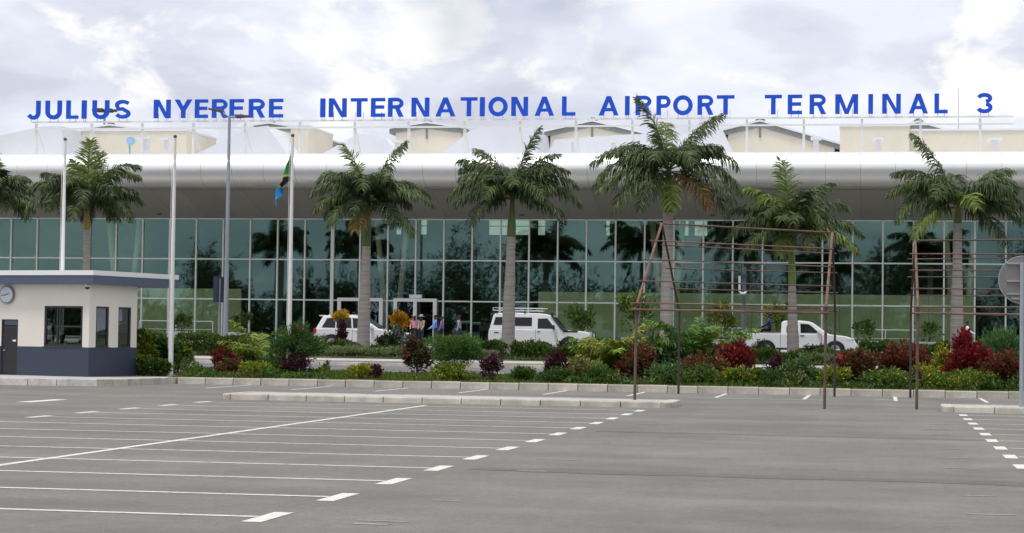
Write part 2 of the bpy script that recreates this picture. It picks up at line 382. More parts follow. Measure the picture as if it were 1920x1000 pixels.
# ================================================================== TERMINAL BUILDING
YF = 120.0
term = empty('terminal_building', (-21, YF, 1.42), 'long white airport terminal with rounded white eave and green glass front', 'building')
PITCH_X = (36.45-13.78)/13; XM0 = -20.77
zt, z2, z1, zb = 8.86, 6.35, 3.88, 1.40
cw = empty('curtain_wall', (0, 0, 0), parent=term); cw.location = Vector((0, 0, 0))
c0, c1 = -22, 20
xs = [XM0+PITCH_X*i for i in range(c0, c1+1)]
DOORX = [(at_y(638, 600, YF).x, at_y(716, 600, YF).x), (at_y(743, 600, YF).x, at_y(817, 600, YF).x)]
dim = {}
for r, (za, zc) in enumerate(((zb, z1), (z1, z2), (z2, zt))):
    b = MB(); w = PITCH_X-.075; h = zc-za-.075
    b.box(-w/2, w/2, -.012, .012, -h/2, h/2); o = b.build('pane', M_GLASS); dim[r] = o.data; bpy.data.objects.remove(o)
off = wloc(cw)
for i in range(len(xs)-1):
    for r, (za, zc) in enumerate(((zb, z1), (z1, z2), (z2, zt))):
        p = Vector(((xs[i]+xs[i+1])/2, YF, (za+zc)/2))
        o = share(dim[r], 'pane', p-off, cw); o.rotation_euler = (random.gauss(0, .0011), 0, random.gauss(0, .0013))
for i, x in enumerate(xs):
    w = .045
    if abs(x-at_y(625, 500, YF).x) < .3: w = .10
    MB().box(x-w, x+w, YF-.11, YF+.05, zb, zt-.01).build('mullion', M_ALU, cw)
for z in (zb+.05, z1, z2, zt-.02):
    for i in range(len(xs)-1): MB().box(xs[i]+.046, xs[i+1]-.046, YF-.075, YF+.045, z-.04, z+.04).build('transom', M_ALU, cw)
# doors
for (xa, xb) in DOORX:
    d = empty('entrance_door', (0, 0, 0), parent=term); d.location = Vector((0, 0, 0)); fr = MB(); t = .11; y0, y1 = YF-.35, YF-.13; zh = z1-.05
    xm = (xa+xb)/2
    for x in (xa, xm, xb): fr.box(x-t, x+t, y0, y1, zb+.02, zh-.002)
    fr.box(xa-t, xb+t, y0-.01, y1, zh, zh+.2); fr.build('door_frame', M_WHITE, d)
    for x0, x1 in ((xa+t, xm-t), (xm+t, xb-t)): MB().box(x0, x1, y0+.06, y0+.085, zb+.02, zh).build('door_leaf', M_DGLASS, d)
MB().box(at_y(770, 560, YF).x, at_y(793, 560, YF).x, YF-.4, YF-.14, z1+.16, z1+.38).build('sensor_box', M_WHITE, term)
# eave: nose panels and soffit panels
nose = []
for k in range(17):
    a = R(80)+R(190)*k/16; nose.append((114.3+1.35*math.cos(a), 11.36+.96*math.sin(a)))
soff = [(114.3, 10.40), (114.95, 10.30), (120.05, 8.88)]
PN = 1.90
XN = [X_at(1030, 112)+PN*i for i in range(-20, 18)]
def strip(prof, x0, x1, nd):
    b = MB(); n = len(prof)
    b.v = [(x0, y, z) for y, z in prof]+[(x1, y, z) for y, z in prof]
    b.f = [(i, i+1, n+i+1, n+i) for i in range(n-1)]; b.m = [0]*(n-1); return b
for i in range(len(XN)-1):
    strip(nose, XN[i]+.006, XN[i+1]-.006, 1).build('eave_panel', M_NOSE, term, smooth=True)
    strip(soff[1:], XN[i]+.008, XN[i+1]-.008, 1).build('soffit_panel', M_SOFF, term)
inner = [(114.3+1.32*math.cos(R(80)+R(190)*k/16), 11.36+.93*math.sin(R(80)+R(190)*k/16)) for k in range(17)]
strip(inner, XN[0], XN[-1], 1).build('eave_backing', M_GAP, term)
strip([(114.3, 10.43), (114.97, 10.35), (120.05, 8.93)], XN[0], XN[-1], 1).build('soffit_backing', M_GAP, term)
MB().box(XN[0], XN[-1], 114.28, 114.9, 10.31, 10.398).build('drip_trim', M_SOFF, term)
for i in range(0, len(XN)-1, 6):
    x = XN[i]+.9; MB().cyl((x, 119.3, 9.16), (x, 119.3, 9.04), .16, .16, 12).build('soffit_lamp', M_LAMPD, term)
# roof deck, hall
xl, xr = XN[0], XN[-1]
MB().box(xl, xr, 114.5, 152, 12.02, 12.305).build('roof_deck', M_ROOFW, term)
MB().box(xl, xr, 117.2, 117.5, 12.30, 12.62).build('roof_upstand', M_ROOFW, term)
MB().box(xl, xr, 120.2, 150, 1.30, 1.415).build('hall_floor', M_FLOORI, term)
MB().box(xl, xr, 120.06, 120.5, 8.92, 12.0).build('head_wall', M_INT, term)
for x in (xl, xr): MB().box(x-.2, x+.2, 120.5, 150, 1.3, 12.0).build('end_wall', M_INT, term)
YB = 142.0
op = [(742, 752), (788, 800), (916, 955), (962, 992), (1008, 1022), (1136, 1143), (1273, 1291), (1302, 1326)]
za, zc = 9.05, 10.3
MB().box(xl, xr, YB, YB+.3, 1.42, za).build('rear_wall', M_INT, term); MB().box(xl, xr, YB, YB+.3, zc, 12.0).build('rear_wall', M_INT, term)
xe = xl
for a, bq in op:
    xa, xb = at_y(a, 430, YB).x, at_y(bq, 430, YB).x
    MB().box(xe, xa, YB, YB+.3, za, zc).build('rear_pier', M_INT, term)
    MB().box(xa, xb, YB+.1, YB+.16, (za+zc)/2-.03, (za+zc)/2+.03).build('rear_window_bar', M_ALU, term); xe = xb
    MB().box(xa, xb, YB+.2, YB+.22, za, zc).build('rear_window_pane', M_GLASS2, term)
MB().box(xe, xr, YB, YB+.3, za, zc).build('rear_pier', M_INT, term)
# low partition seen through the glass
YQ = 120.75; zp = Z_at(1300, 550, YQ)
for a, bq in ((240, 452), (1009, 1826)):
    xa, xb = at_y(a, 560, YQ).x, at_y(bq, 560, YQ).x; n = max(1, int((xb-xa)/2.4))
    for k in range(n):
        MB().box(xa+(xb-xa)*k/n+.01, xa+(xb-xa)*(k+1)/n-.01, YQ, YQ+.12, 1.43, zp).build('partition_panel', M_PART, term)
for cx in (-280, 233, 735, 1252, 1800):
    for s in (-1, 1):
        p0 = at_y(cx+s*12, 575, 124); p1 = at_y(cx+s*30, 400, 124); q = p1+(p1-p0)*.35
        b0 = p0+(p0-p1)*.2
        MB().cyl((b0.x, 124, 1.42), (q.x, 124, 11.95), .2, .17, 12).build('raking_column', M_WHITE, term, smooth=True)

# ---- rooftop folds, gables, parapets
def gable(cx, pk, halfl, halfr, eavel, eaver, Y, name='roof_gable'):
    r = empty(name, (0, 0, 0), parent=term); r.location = Vector((0, 0, 0))
    p = at_y(cx, pk, Y); l = at_y(cx-halfl, eavel, Y); q = at_y(cx+halfr, eaver, Y)
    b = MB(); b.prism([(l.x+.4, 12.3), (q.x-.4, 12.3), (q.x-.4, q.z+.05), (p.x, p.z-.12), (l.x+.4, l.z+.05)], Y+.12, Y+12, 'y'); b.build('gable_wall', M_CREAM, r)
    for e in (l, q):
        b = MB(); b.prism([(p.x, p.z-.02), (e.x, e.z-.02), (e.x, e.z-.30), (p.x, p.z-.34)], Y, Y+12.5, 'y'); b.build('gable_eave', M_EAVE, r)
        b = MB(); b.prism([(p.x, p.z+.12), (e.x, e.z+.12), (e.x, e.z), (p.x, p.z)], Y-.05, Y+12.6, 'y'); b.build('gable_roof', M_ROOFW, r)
    MB().cyl((p.x, Y+.3, p.z+.1), (p.x, Y+.3, p.z+.28), .35, .12, 8).build('ridge_vent', M_LAMPD, r)
    MB().box(p.x-.06, p.x+.06, Y+.06, Y+.12, p.z-1.0, p.z-.2).build('gable_pipe', M_EAVE, r)
for a in ((205, 236, 60, 70, 244, 244), (505, 232, 30, 50, 236, 240), (800, 231, 70, 75, 242, 242), (1110, 228, 90, 92, 248, 250), (1425, 228, 72, 152, 246, 272), (1722, 230, 35, 90, 237, 255)): gable(*a, 128.0)
def fold(pts, Y, D=7., name='roof_fold'):
    P = [at_y(x, y, Y) for x, y in pts]
    b = MB(); b.prism([(p.x, max(p.z, 12.31) if y < 270 else 12.31) for p, (x, y) in zip(P, pts)], Y, Y+D, 'y'); return b.build(name, M_ROOFW, term)
fold([(-60, 284), (-60, 268), (80, 237), (112, 236), (128, 284)], 122.5)
fold([(318, 284), (470, 240), (500, 236), (556, 284)], 122.5)
fold([(560, 284), (672, 250), (720, 258), (775, 284)], 123.5)
fold([(800, 284), (880, 246), (905, 238), (1000, 240), (1012, 284)], 122.5)
fold([(1012, 284), (1040, 262), (1180, 252), (1290, 252), (1300, 284)], 124.5)
fold([(1250, 284), (1318, 218), (1342, 226), (1384, 284)], 122.5)
for (a, bq, y0, Y) in ((118, 350, 247, 126), (545, 578, 238, 126), (1575, 1705, 238, 126), (1700, 2000, 246, 126.6)):
    A, Bq = at_y(a, y0, Y), at_y(bq, y0, Y)
    MB().box(A.x, Bq.x, Y, Y+6, 12.3, A.z).build('parapet_wall', M_CREAM, term)
    MB().box(A.x-.05, Bq.x+.05, Y-.06, Y+6, A.z+.003, A.z+.12).build('parapet_coping', M_ROOFW, term)
for (px, py, w) in ((272, 262, 24), (312, 263, 14), (1075, 268, 16), (745, 268, 18), (1150, 268, 16), (1647, 263, 20), (1865, 264, 26), (1530, 262, 20)):
    p = at_y(px, py, 120.5); hw = w*ppm(px, 120.5)/2
    b = MB(); b.box(p.x-hw, p.x+hw, 120.2, 121.0, p.z, p.z+.14); b.box(p.x-hw*.5, p.x+hw*.5, 120.4, 120.8, 12.31, p.z-.003); b.build('roof_unit', M_WHITE, term)
dp = at_y(243, 268, 119.8)
b = MB(); b.cyl((dp.x, 119.8, dp.z-.1), (dp.x+.2, 119.5, dp.z+.1), .08, .30, 12); b.cyl((dp.x, 119.9, 12.3), (dp.x, 119.8, dp.z+.05), .05); b.build('satellite_dish', mat('dish_blue', (.25, .42, .6), .5, var=.1), term)

# ---- rooftop lettering on its frame
sign = empty('rooftop_sign', (-21, 118.5, 12.3), 'blue capital lettering on a white steel frame along the terminal roof', 'sign')
YS = 118.5; zsb, zst = 14.94, 16.08
px_posts = [66, 170, 265, 361, 458, 561, 664, 765, 870, 974, 1079, 1185, 1292, 1400, 1507, 1616, 1726, 1838, 1950]
for px in px_posts:
    x = at_y(px, 250, YS).x; MB().box(x-.07, x+.07, YS+.1, YS+.24, 12.3, zsb-.28).build('sign_post', M_POLEW, sign)
    MB().cyl((x, YS+.2, zsb-.5), (x, YS+2.2, 12.3), .04, .04, 8).build('sign_brace', M_POLEW, sign)
xa, xb = at_y(60, 230, YS).x, at_y(1900, 230, YS).x
for z in (zsb-.20, zsb-.62): MB().box(xa, xb, YS+.02, YS+.09, z-.05, z+.05).build('sign_rail', M_POLEW, sign)
SW = .235; SH = .175
def rect(x0, y0, x1, y1): return [(x0, y0), (x1, y0), (x1, y1), (x0, y1)]
def arc(cx, cy, rx, ry, a0, a1, n=14): return [(cx+rx*math.cos(R(a0+(a1-a0)*k/n)), cy+ry*math.sin(R(a0+(a1-a0)*k/n))) for k in range(n+1)]
def stroke(path, w):
    l = []; r = []
    for i, p in enumerate(path):
        a = path[max(0, i-1)]; c = path[min(len(path)-1, i+1)]; d = (c[0]-a[0], c[1]-a[1]); q = math.hypot(*d) or 1
        nx, ny = -d[1]/q*w/2, d[0]/q*w/2; l.append((p[0]+nx, p[1]+ny)); r.append((p[0]-nx, p[1]-ny))
    return l+r[::-1]
def glyph(ch, w):
    s = min(SW, w) if ch == 'I' else SW*.98; h = SH
    if ch == 'I': return [rect(0, 0, w, 1)]
    if ch == 'L': return [rect(0, 0, s, 1), rect(s, 0, w, h)]
    if ch == 'E': return [rect(0, 0, s, 1), rect(s, 0, w, h), rect(s, 1-h, w, 1), rect(s, .5-h/2+.02, w*.93, .5+h/2+.02)]
    if ch == 'T': return [rect(0, 1-h, w, 1), rect(w/2-s/2, 0, w/2+s/2, 1-h)]
    if ch == 'N': return [rect(0, 0, s, 1), rect(w-s, 0, w, 1), [(s*.35, 1), (s*1.25, 1), (w-s*.35, 0), (w-s*1.25, 0)]]
    if ch == 'M': return [rect(0, 0, s, 1), rect(w-s, 0, w, 1), [(s*.3, 1), (s*1.25, 1), (w/2+s*.42, 0), (w/2-s*.42, 0)], [(w-s*.3, 1), (w-s*1.25, 1), (w/2-s*.42, 0), (w/2+s*.42, 0)]]
    if ch == 'Y': return [rect(w/2-s/2, 0, w/2+s/2, .44), [(0, 1), (s*1.12, 1), (w/2+s/2, .40), (w/2-s/2, .40)], [(w, 1), (w-s*1.12, 1), (w/2-s/2, .40), (w/2+s/2, .40)]]
    if ch == 'A': return [[(0, 0), (s*1.03, 0), (w/2+s*.48, 1), (w/2-s*.48, 1)], [(w, 0), (w-s*1.03, 0), (w/2-s*.48, 1), (w/2+s*.48, 1)], rect(w*.2, .22, w*.8, .22+h*.9)]
    if ch == 'O': return [stroke(arc(w/2, .5, w/2-s/2, .5-s/2+.02, 90, 272, 20), s*.95), stroke(arc(w/2, .5, w/2-s/2, .5-s/2+.02, 268, 450, 20), s*.95)]
    if ch == 'U': return [rect(0, .38, s, 1), rect(w-s, .38, w, 1), stroke(arc(w/2, .38, w/2-s/2, .38-h/2+.01, 180, 360, 16), s*.96)]
    if ch == 'J': return [rect(w-s, .32, w, 1), stroke(arc(w*.5-.02, .34, w/2-s/2+.02, .34-h/2+.02, 205, 360, 14), s*.92)]
    bowl = lambda yb: stroke([(s*.6, 1-h/2), (w*.5, 1-h/2)]+arc(w*.56, (1+yb)/2, w*.44-s/2, (1-yb)/2-h/2, 80, -80, 12)+[(w*.5, yb+h/2), (s*.6, yb+h/2)], h*1.08)
    if ch == 'P': return [rect(0, 0, s, 1), bowl(.38)]
    if ch == 'R': return [rect(0, 0, s, 1), bowl(.43), [(w*.44, .46), (w*.44+s*1.05, .46), (w, 0), (w-s*1.12, 0)]]
    if ch == 'S': return [stroke(arc(w/2, .735, w/2-s*.45, .265-h/2, 25, 190, 12)+arc(w/2, .5+.02, w*.3, .04, 200, 200, 1)[:1]+[(w*.5, .52)]+arc(w/2, .265, w/2-s*.45, .265-h/2, 60, -165, 14), h*1.12)]
    if ch == '3': return [stroke(arc(w/2-.02, .745, w/2-s*.5, .255-h/2, 165, -75, 14), h*1.1), stroke(arc(w/2-.02, .275, w/2-s*.45, .275-h/2, 75, -165, 16), h*1.1)]
LET = 'J52-76 U86-116 L125-147 I154-162.5 U174-205 S216-245 N289-320 Y328-360 E366-390 R398-427 E431-457 R467-497 E505-531 I601-610 N617-650 T658-689 E696-722 R728-757 N772-805 A817-854 T864-895 I900-909 O916-952 N959-990 A1003-1039 L1054-1079 A1123-1160 I1172-1180.5 R1192-1222 P1231-1258 O1262-1299 R1308-1338 T1344-1377 T1434-1466 E1477-1504 R1518-1549 M1566-1609 I1628-1637 N1654-1689 A1704-1740 L1752-1777 31831-1862'
for tk in LET.split():
    ch = tk[0]; a, bq = [float(v) for v in tk[1:].split('-')]; x0, x1 = at_y(a, 200, YS).x, at_y(bq, 200, YS).x; H = zst-zsb
    b = MB()
    for k, poly in enumerate(glyph(ch, (x1-x0)/H)):
        b.prism([(x0+u*H, zsb+v*H) for u, v in poly], YS-.09-.004*k, YS+.06, 'y')
    b.build('letter', M_BLUE, sign)
    for t in (.25, .75):
        x = x0+(x1-x0)*t; MB().box(x-.02, x+.02, YS+.062, YS+.1, zsb-.21, zsb+.3).build('letter_bracket', M_POLEW, sign)

# ================================================================== GUARD BOOTH on its pad
def pad_outline():
    return [(-60, 61.6), (-26.2, 62.0), (-25.0, 62.5), (-24.35, 63.6), (-24.05, 65.2), (-23.95, 67.4), (-23.95, 76), (-60, 76)]
pad = empty('booth_pad', (-30, 66, 0), kind='structure')
po = pad_outline(); cx, cy = -35, 70
inn = [(x+(cx-x)*.0+(-.16 if x > -50 else 0), y+(.16 if y < 68 else 0)) for x, y in po]
MB().prism(inn, -.05, .205, 'z').build('pad_slab', M_PAVE, pad)
def kerb_path(path, L, h, mt, parent, w=.16):
    for (a, b_) in zip(path, path[1:]):
        A, B_ = Vector((*a, 0)), Vector((*b_, 0)); d = B_-A; n = max(1, round(d.length/L)); nrm = Vector((-d.y, d.x, 0)).normalized()
        for k in range(n):
            p = A+d*((k+.012)/n); q = A+d*((k+.988)/n); m = MB()
            m.add([p, q, q+nrm*w, p+nrm*w]+[v+Vector((0, 0, h+random.uniform(-.01, .008))) for v in (p+nrm*.02, q+nrm*.02, q+nrm*w, p+nrm*w)], [(0, 3, 2, 1), (4, 5, 6, 7), (0, 1, 5, 4), (1, 2, 6, 5), (2, 3, 7, 6), (3, 0, 4, 7)])
            m.build('kerb_block', mt, parent)
kerb_path([(-46, 61.77)]+po[1:3], 1.0, .22, M_PADW, pad); kerb_path(po[2:6], .8, .22, M_CONC, pad)

HC = at_z(165, 707, .205); HA = YAW-R(25)
hux = Vector((math.cos(HA), math.sin(HA), 0)); huy = Vector((-math.sin(HA), math.cos(HA), 0))
hut = empty('guard_booth', HC, 'beige and navy guard booth with flat white and navy roof', 'booth', rz=HA)
def hit(px, py, face):            # photo point -> (along, height) on the front (y=0) or side (x=0) wall of the booth
    n = huy if face == 'f' else hux; d = ray(px, py); p = EYE+d*((HC-EYE).dot(n)/d.dot(n)); q = p-HC
    return (q.dot(hux) if face == 'f' else q.dot(huy)), q.z
DEP = hit(255, 690, 's')[0]; FXL = -6.2; WT = .14; ZR = hit(120, 533, 'f')[1]; ZN = hit(120, 651, 'f')[1]
def wallrun(parent, face, a0, a1, ops, zlo, zhi, mt, name, thick=(0, WT), grow=0.):
    def put(u0, u1, z0, z1):
        if u1-u0 < .005 or z1-z0 < .005: return
        b = MB(); t0, t1 = thick
        if face == 'f': b.box(u0, u1, t0, t1, z0, z1)
        elif face == 's': b.box(-t1, -t0, u0, u1, z0, z1)
        elif face == 'r': b.box(u0, u1, DEP-t1, DEP-t0, z0, z1)
        else: b.box(FXL+t0, FXL+t1, u0, u1, z0, z1)
        b.build(name, mt, parent, local=True)
    u = a0
    for (o0, o1, q0, q1) in sorted(ops):
        put(u, o0, zlo, zhi); put(o0, o1, zlo, min(zhi, q0)); put(o0, o1, max(zlo, q1), zhi); u = o1
    put(u, a1, zlo, zhi)
wf = (hit(83, 600, 'f')[0], hit(155, 600, 'f')[0]); wz = (ZN+.01, hit(120, 574, 'f')[1])
df = (hit(2, 650, 'f')[0], hit(33, 650, 'f')[0]); dz = (0.02, hit(18, 599, 'f')[1])
s1 = (hit(180, 600, 's')[0], hit(204.5, 600, 's')[0]); s2 = (hit(222, 600, 's')[0], hit(246, 600, 's')[0]); sz = (ZN+.01, hit(192, 575, 's')[1])
fo = [(*wf, *wz), (*df, *dz)]; so = [(*s1, *sz), (*s2, *sz)]; ro = [(max(FXL+.3, wf[0]-.767*DEP-.5), wf[1]-.767*DEP+.7, ZN-.1, wz[1]+.1)]
wallrun(hut, 'f', FXL, -.001, fo, ZN, ZR, M_BEIGE, 'wall'); wallrun(hut, 's', WT+.001, DEP, so, ZN, ZR, M_BEIGE, 'wall')
wallrun(hut, 'f', FXL, .012, fo, 0, ZN, M_NAVY, 'plinth', (-.015, WT)); wallrun(hut, 's', WT+.001, DEP+.01, so, 0, ZN, M_NAVY, 'plinth', (-.015, WT))
wallrun(hut, 'r', FXL+WT, -WT-.001, ro, 0, ZR, M_BEIGE, 'wall'); wallrun(hut, 'l', WT+.001, DEP-.001, [], 0, ZR, M_BEIGE, 'wall')
MB().box(FXL+WT, -WT-.002, WT, DEP-WT, .0, .02).build('floor', M_FLOORI, hut, local=True)
MB().box(-.13, .012, -.012, .15, ZN+.001, ZR-.001).build('corner_trim', M_BEIGE, hut, local=True)
def window(face, o, z, bars=()):
    w = empty('window', (0, 0, 0), parent=hut); t = .07
    def bx(b, u0, u1, z0, z1, d0, d1):
        if face == 'f': b.box(u0, u1, d0, d1, z0, z1)
        elif face == 's': b.box(-d1, -d0, u0, u1, z0, z1)
        else: b.box(u0, u1, DEP-d1, DEP-d0, z0, z1)
    b = MB(); bx(b, o[0], o[0]+t, z[0], z[1], .02, .10); bx(b, o[1]-t, o[1], z[0], z[1], .02, .10); bx(b, o[0]+t, o[1]-t, z[0], z[0]+t, .021, .10); bx(b, o[0]+t, o[1]-t, z[1]-t, z[1], .021, .10)
    for (u0, u1, q0, q1) in bars: bx(b, u0, u1, q0, q1, .03, .09)
    b.build('frame', M_FRAME, w, local=True)
    b = MB(); bx(b, o[0]+t, o[1]-t, z[0]+t, z[1]-t, .055, .065); b.build('pane', M_CLRGL, w, local=True)
    b = MB(); bx(b, o[0]-.03, o[1]+.03, z[0]-.012, z[0]-.001, -.04, .02); b.build('sill', M_FRAME, w, local=True)
xm = wf[0]+.33*(wf[1]-wf[0]); zm = wz[0]+.5*(wz[1]-wz[0])
window('f', wf, wz, [(xm-.03, xm+.03, wz[0]+.07, wz[1]-.07), (xm+.03, wf[1]-.07, zm-.03, zm+.03)])
for s_ in (s1, s2): window('s', s_, sz, [(s_[0]+.07, s_[1]-.07, sz[0]+.45, sz[0]+.49)])
window('r', (ro[0][0], ro[0][1]), (ro[0][2], ro[0][3]), [(ro[0][0]+.9, ro[0][0]+.97, ZN+.08, wz[1]-.07)])
dr = empty('door', (0, 0, 0), parent=hut)
MB().box(df[0]+.05, df[1]-.05, .03, .08, .03, dz[1]-.22).build('leaf', M_BLACK, dr, local=True)
MB().box(df[0]+.05, df[1]-.05, .05, .09, dz[1]-.2, dz[1]-.04).build('fanlight', M_DGLASS, dr, local=True)
b = MB(); b.box(df[0], df[0]+.05, .01, .1, .02, dz[1]); b.box(df[1]-.05, df[1], .01, .1, .02, dz[1]); b.box(df[0]+.05, df[1]-.05, .011, .1, dz[1]-.04, dz[1]); b.build('frame', M_FRAME, dr, local=True)
MB().box(df[0]+.12, df[0]+.2, -.03, .03, .85, .89).build('handle', M_RIM, dr, local=True)
MB().box(df[1]-.24, df[1]-.1, .02, .029, 1.18, 1.24).build('notice', M_WHITE, dr, local=True)
# roof
ov = .33; RX1 = .38; zt1 = hit(120, 507, 'f')[1]
d330 = ray(330, 520); RB = None
for k in range(400):
    yy = DEP+k*.02; p = HC+hux*RX1+huy*yy; q = p-EYE
    if 960+FPX*q.dot(RGT)/q.dot(FWD) > 330: RB = yy; break
RB = RB or DEP+2.5
b = MB(); b.box(FXL-.4, RX1, -ov, RB, ZR+.002, ZR+.30); b.build('roof_fascia', M_NAVYF, hut, local=True)
b = MB(); b.box(FXL-.42, RX1+.02, -ov-.02, RB+.02, ZR+.302, ZR+.47); b.build('roof_edge', M_WHITE, hut, local=True)
b = MB(); b.cyl((-.05, -.08, ZR-.02), (-.05, -.08, ZR-.10), .10, .10, 12); b.build('camera_base', M_WHITE, hut, local=True)
b = MB(); b.sphere((-.05, -.08, ZR-.10), .085, 12, 8); b.build('camera_dome', M_BLACK, hut, local=True, smooth=True)
ck = hit(15, 553, 'f'); clock = empty('wall_clock', HC+hux*ck[0]+Vector((0, 0, ck[1]))-huy*.0, 'round grey station clock on the booth wall above the door', 'clock', rz=HA)
r0 = .315
MB().cyl((0, -.09, 0), (0, -.004, 0), r0, r0, 32).build('case', mat('clock_grey', (.22, .23, .25), .5, metal=.4, var=.05), clock, local=True)
MB().cyl((0, -.098, 0), (0, -.091, 0), r0*.86, r0*.86, 32).build('dial', mat('clock_dial', (.55, .58, .62), .4, var=.03), clock, local=True)
b = MB()
for k in range(12):
    a = math.pi/6*k; b.cyl((.2*math.sin(a), -.101, .2*math.cos(a)), (.25*math.sin(a), -.101, .25*math.cos(a)), .011, .011, 5)
b.build('hour_marks', M_WHITE, clock, local=True)
for a, l in ((R(262), .22), (R(62), .15)):
    MB().cyl((0, -.104, 0), (l*math.sin(a), -.104, l*math.cos(a)), .014, .009, 6).build('hand', M_BLACK, clock, local=True)

# ================================================================== POLES
def pole_thing(name, px, Y, pytop, r0, r1, label, cat, mt, group=None, lean=True, extra=None):
    x = X_at(px, Y); zb_ = G(Y) if Y < 140 else 1.42; ztop = Z_at(px, pytop, Y); t = empty(name, (x, Y, zb_), label, cat, group)
    b = MB(); n = 14
    for k in range(7): b.cyl((x, Y, zb_-.1+(ztop-zb_+.1)*k/7), (x, Y, zb_-.1+(ztop-zb_+.1)*(k+1)/7), r0+(r1-r0)*k/7, r0+(r1-r0)*(k+1)/7, n, caps=(k in (0, 6)))
    b.build('pole', mt, t, smooth=False); MB().cyl((x, Y, zb_-.02), (x, Y, zb_+.05), r0*2.2, r0*2.0, 12).build('base_plate', M_POLEG, t)
    return t, x, zb_, ztop
lab = ['bare white flagpole farthest left behind the guard booth', 'bare white flagpole standing beside the guard booth roof', 'white flagpole flying the green black and blue flag']
for px, pt, Y, lb in ((116, 264, 71.5, lab[0]), (322.5, 259, 69.0, lab[1]), (543.5, 257, 70.0, lab[2])):
    t, x, zb_, ztop = pole_thing('flagpole', px, Y, pt, .092, .05, lb, 'flagpole', M_POLEW, 'flagpoles along the planting bed')
    MB().sphere((x, Y, ztop+.05), .07, 12, 8).build('finial', M_LAMPD, t, smooth=True)
    b = MB(); b.cyl((x-.1, Y-.02, ztop-.12), (x-.1, Y-.02, 1.2), .008, .008, 4); b.build('halyard', M_WHITE, t)
    if px > 500: FX, FY, FZ = x, Y, Z_at(px, 281, Y)
# flag hanging limp
fl = MB(); NU, NV = 26, 34; hoist, fly = 1.25, 2.0
FM = [mat('flag_green', (.02, .30, .10), .8), mat('flag_yellow', (.75, .55, .05), .8), mat('flag_black', (.012, .012, .012), .8), mat('flag_blue', (.03, .33, .80), .8)]
for j in range(NV+1):
    for i in range(NU+1):
        u, v = i/NU, j/NV
        drop = 1.12*u**.9
        x = FX-.06-(.86*u*(1-.30*u)*(.35+1.0*v) - .42*u*max(0, v-.5)*1.3)
        x += .05*math.sin(u*9+v*3)*u
        y = FY+.16*math.sin(u*12+v*2.2)*(.3+u)+.04*math.sin(v*9)*u
        z = FZ-v*hoist*.86-drop*(1-.12*v)+.03*math.sin(u*10)
        fl.v.append((x, y, z))
for j in range(NV):
    for i in range(NU):
        a = j*(NU+1)+i; fl.f.append((a, a+1, a+NU+2, a+NU+1)); u, v = (i+.5)/NU, (j+.5)/NV
        d = (v-(1-u))  # diagonal from lower hoist to upper fly
        fl.m.append(2 if -.10 < d < .20 else (1 if -.16 < d < .26 else (0 if d < 0 else 3)))
flag = fl.build('flag', FM, smooth=True, fix=False); tag(flag, 'limp green, black and blue flag hanging on the rightmost flagpole', 'flag')

# double-headed street lamp
t, x, zb_, ztop = pole_thing('street_lamp', 424, 98.0, 218, .13, .07, 'tall grey street lamp with two dark heads beside the flag', 'lamp', M_POLEG)
b = MB(); b.cyl((x, 98, ztop-.05), (x-.45, 98, ztop+.22), .05, .04, 8); b.cyl((x, 98, ztop-.05), (x+.4, 98, ztop-.02), .05, .04, 8); b.build('arm', M_POLEG, t)
for sx, dz_, tl in ((-1, .22, -.28), (1, -.04, .05)):
    m = MB(); xa = x+sx*.35
    m.prism([(xa, ztop+dz_-.07), (xa+sx*.75, ztop+dz_-.05-tl*.4*sx*-1 if False else ztop+dz_-.05+(.16 if sx < 0 else .03)), (xa+sx*.75, ztop+dz_+.04+(.16 if sx < 0 else .03)), (xa, ztop+dz_+.09)], 97.85, 98.15, 'y'); m.build('lamp_head', M_LAMPD, t, bevel=.02)
# distant high mast and lightning mast
t, x, zb_, ztop = pole_thing('high_mast', 189, 165.0, 207, .16, .09, 'distant floodlight mast with a ring of lamps showing behind the first word', 'mast', M_POLEG)
b = MB(); b.cyl((x, 165, ztop-.1), (x, 165, ztop+.05), .35, .35, 12); b.build('lamp_ring', M_LAMPD, t)
for k in range(6):
    a = k*math.pi/3+.3; MB().box(x+.75*math.cos(a)-.28, x+.75*math.cos(a)+.28, 165+.75*math.sin(a)-.2, 165+.75*math.sin(a)+.2, ztop-.12, ztop+.08).build('floodlight', M_LAMPD, t)
t, x, zb_, ztop = pole_thing('lightning_mast', 1795, 150.0, 165, .08, .015, 'thin grey mast rising behind the rightmost palm crown', 'mast', M_POLEG)
# path lamp with white tube, and narrow blue sign edge-on
t, x, zb_, ztop = pole_thing('path_lamp', 1395, 97.5, 500, .10, .10, 'dark grey path lamp post with white curved lamp, left of the pickup', 'lamp', mat('post_bluegrey', (.12, .15, .19), .5, var=.08))
zl = Z_at(1388, 518, 97.5); zl2 = Z_at(1388, 551, 97.5)
pts = [(x-.2, 97.3, zl), (x-.2, 97.3, zl2+.1), (x-.12, 97.3, zl2), (x+.05, 97.3, zl2), (x+.12, 97.35, zl2+.15)]
MB().tube(pts, .055, 8).build('lamp_tube', M_WHITE, t); MB().box(x-.13, x+.13, 97.35, 97.6, zl, zl+.12).build('lamp_cap', M_LAMPD, t)
x = X_at(408, 99); sg = empty('direction_sign', (x, 99, G(99)), 'narrow dark blue sign panel on a post beside the street lamp', 'sign')
z0, z1_ = Z_at(408, 567, 99), Z_at(408, 519, 99); MB().box(x-.14, x+.1, 98.7, 99.8, z0, z1_).build('panel', mat('sign_navy', (.02, .035, .07), .5, var=.1), sg)
MB().cyl((x+.13, 98.9, G(99)-.1), (x+.13, 98.9, z1_-.1), .045, .045, 8).build('post', M_POLEG, sg)

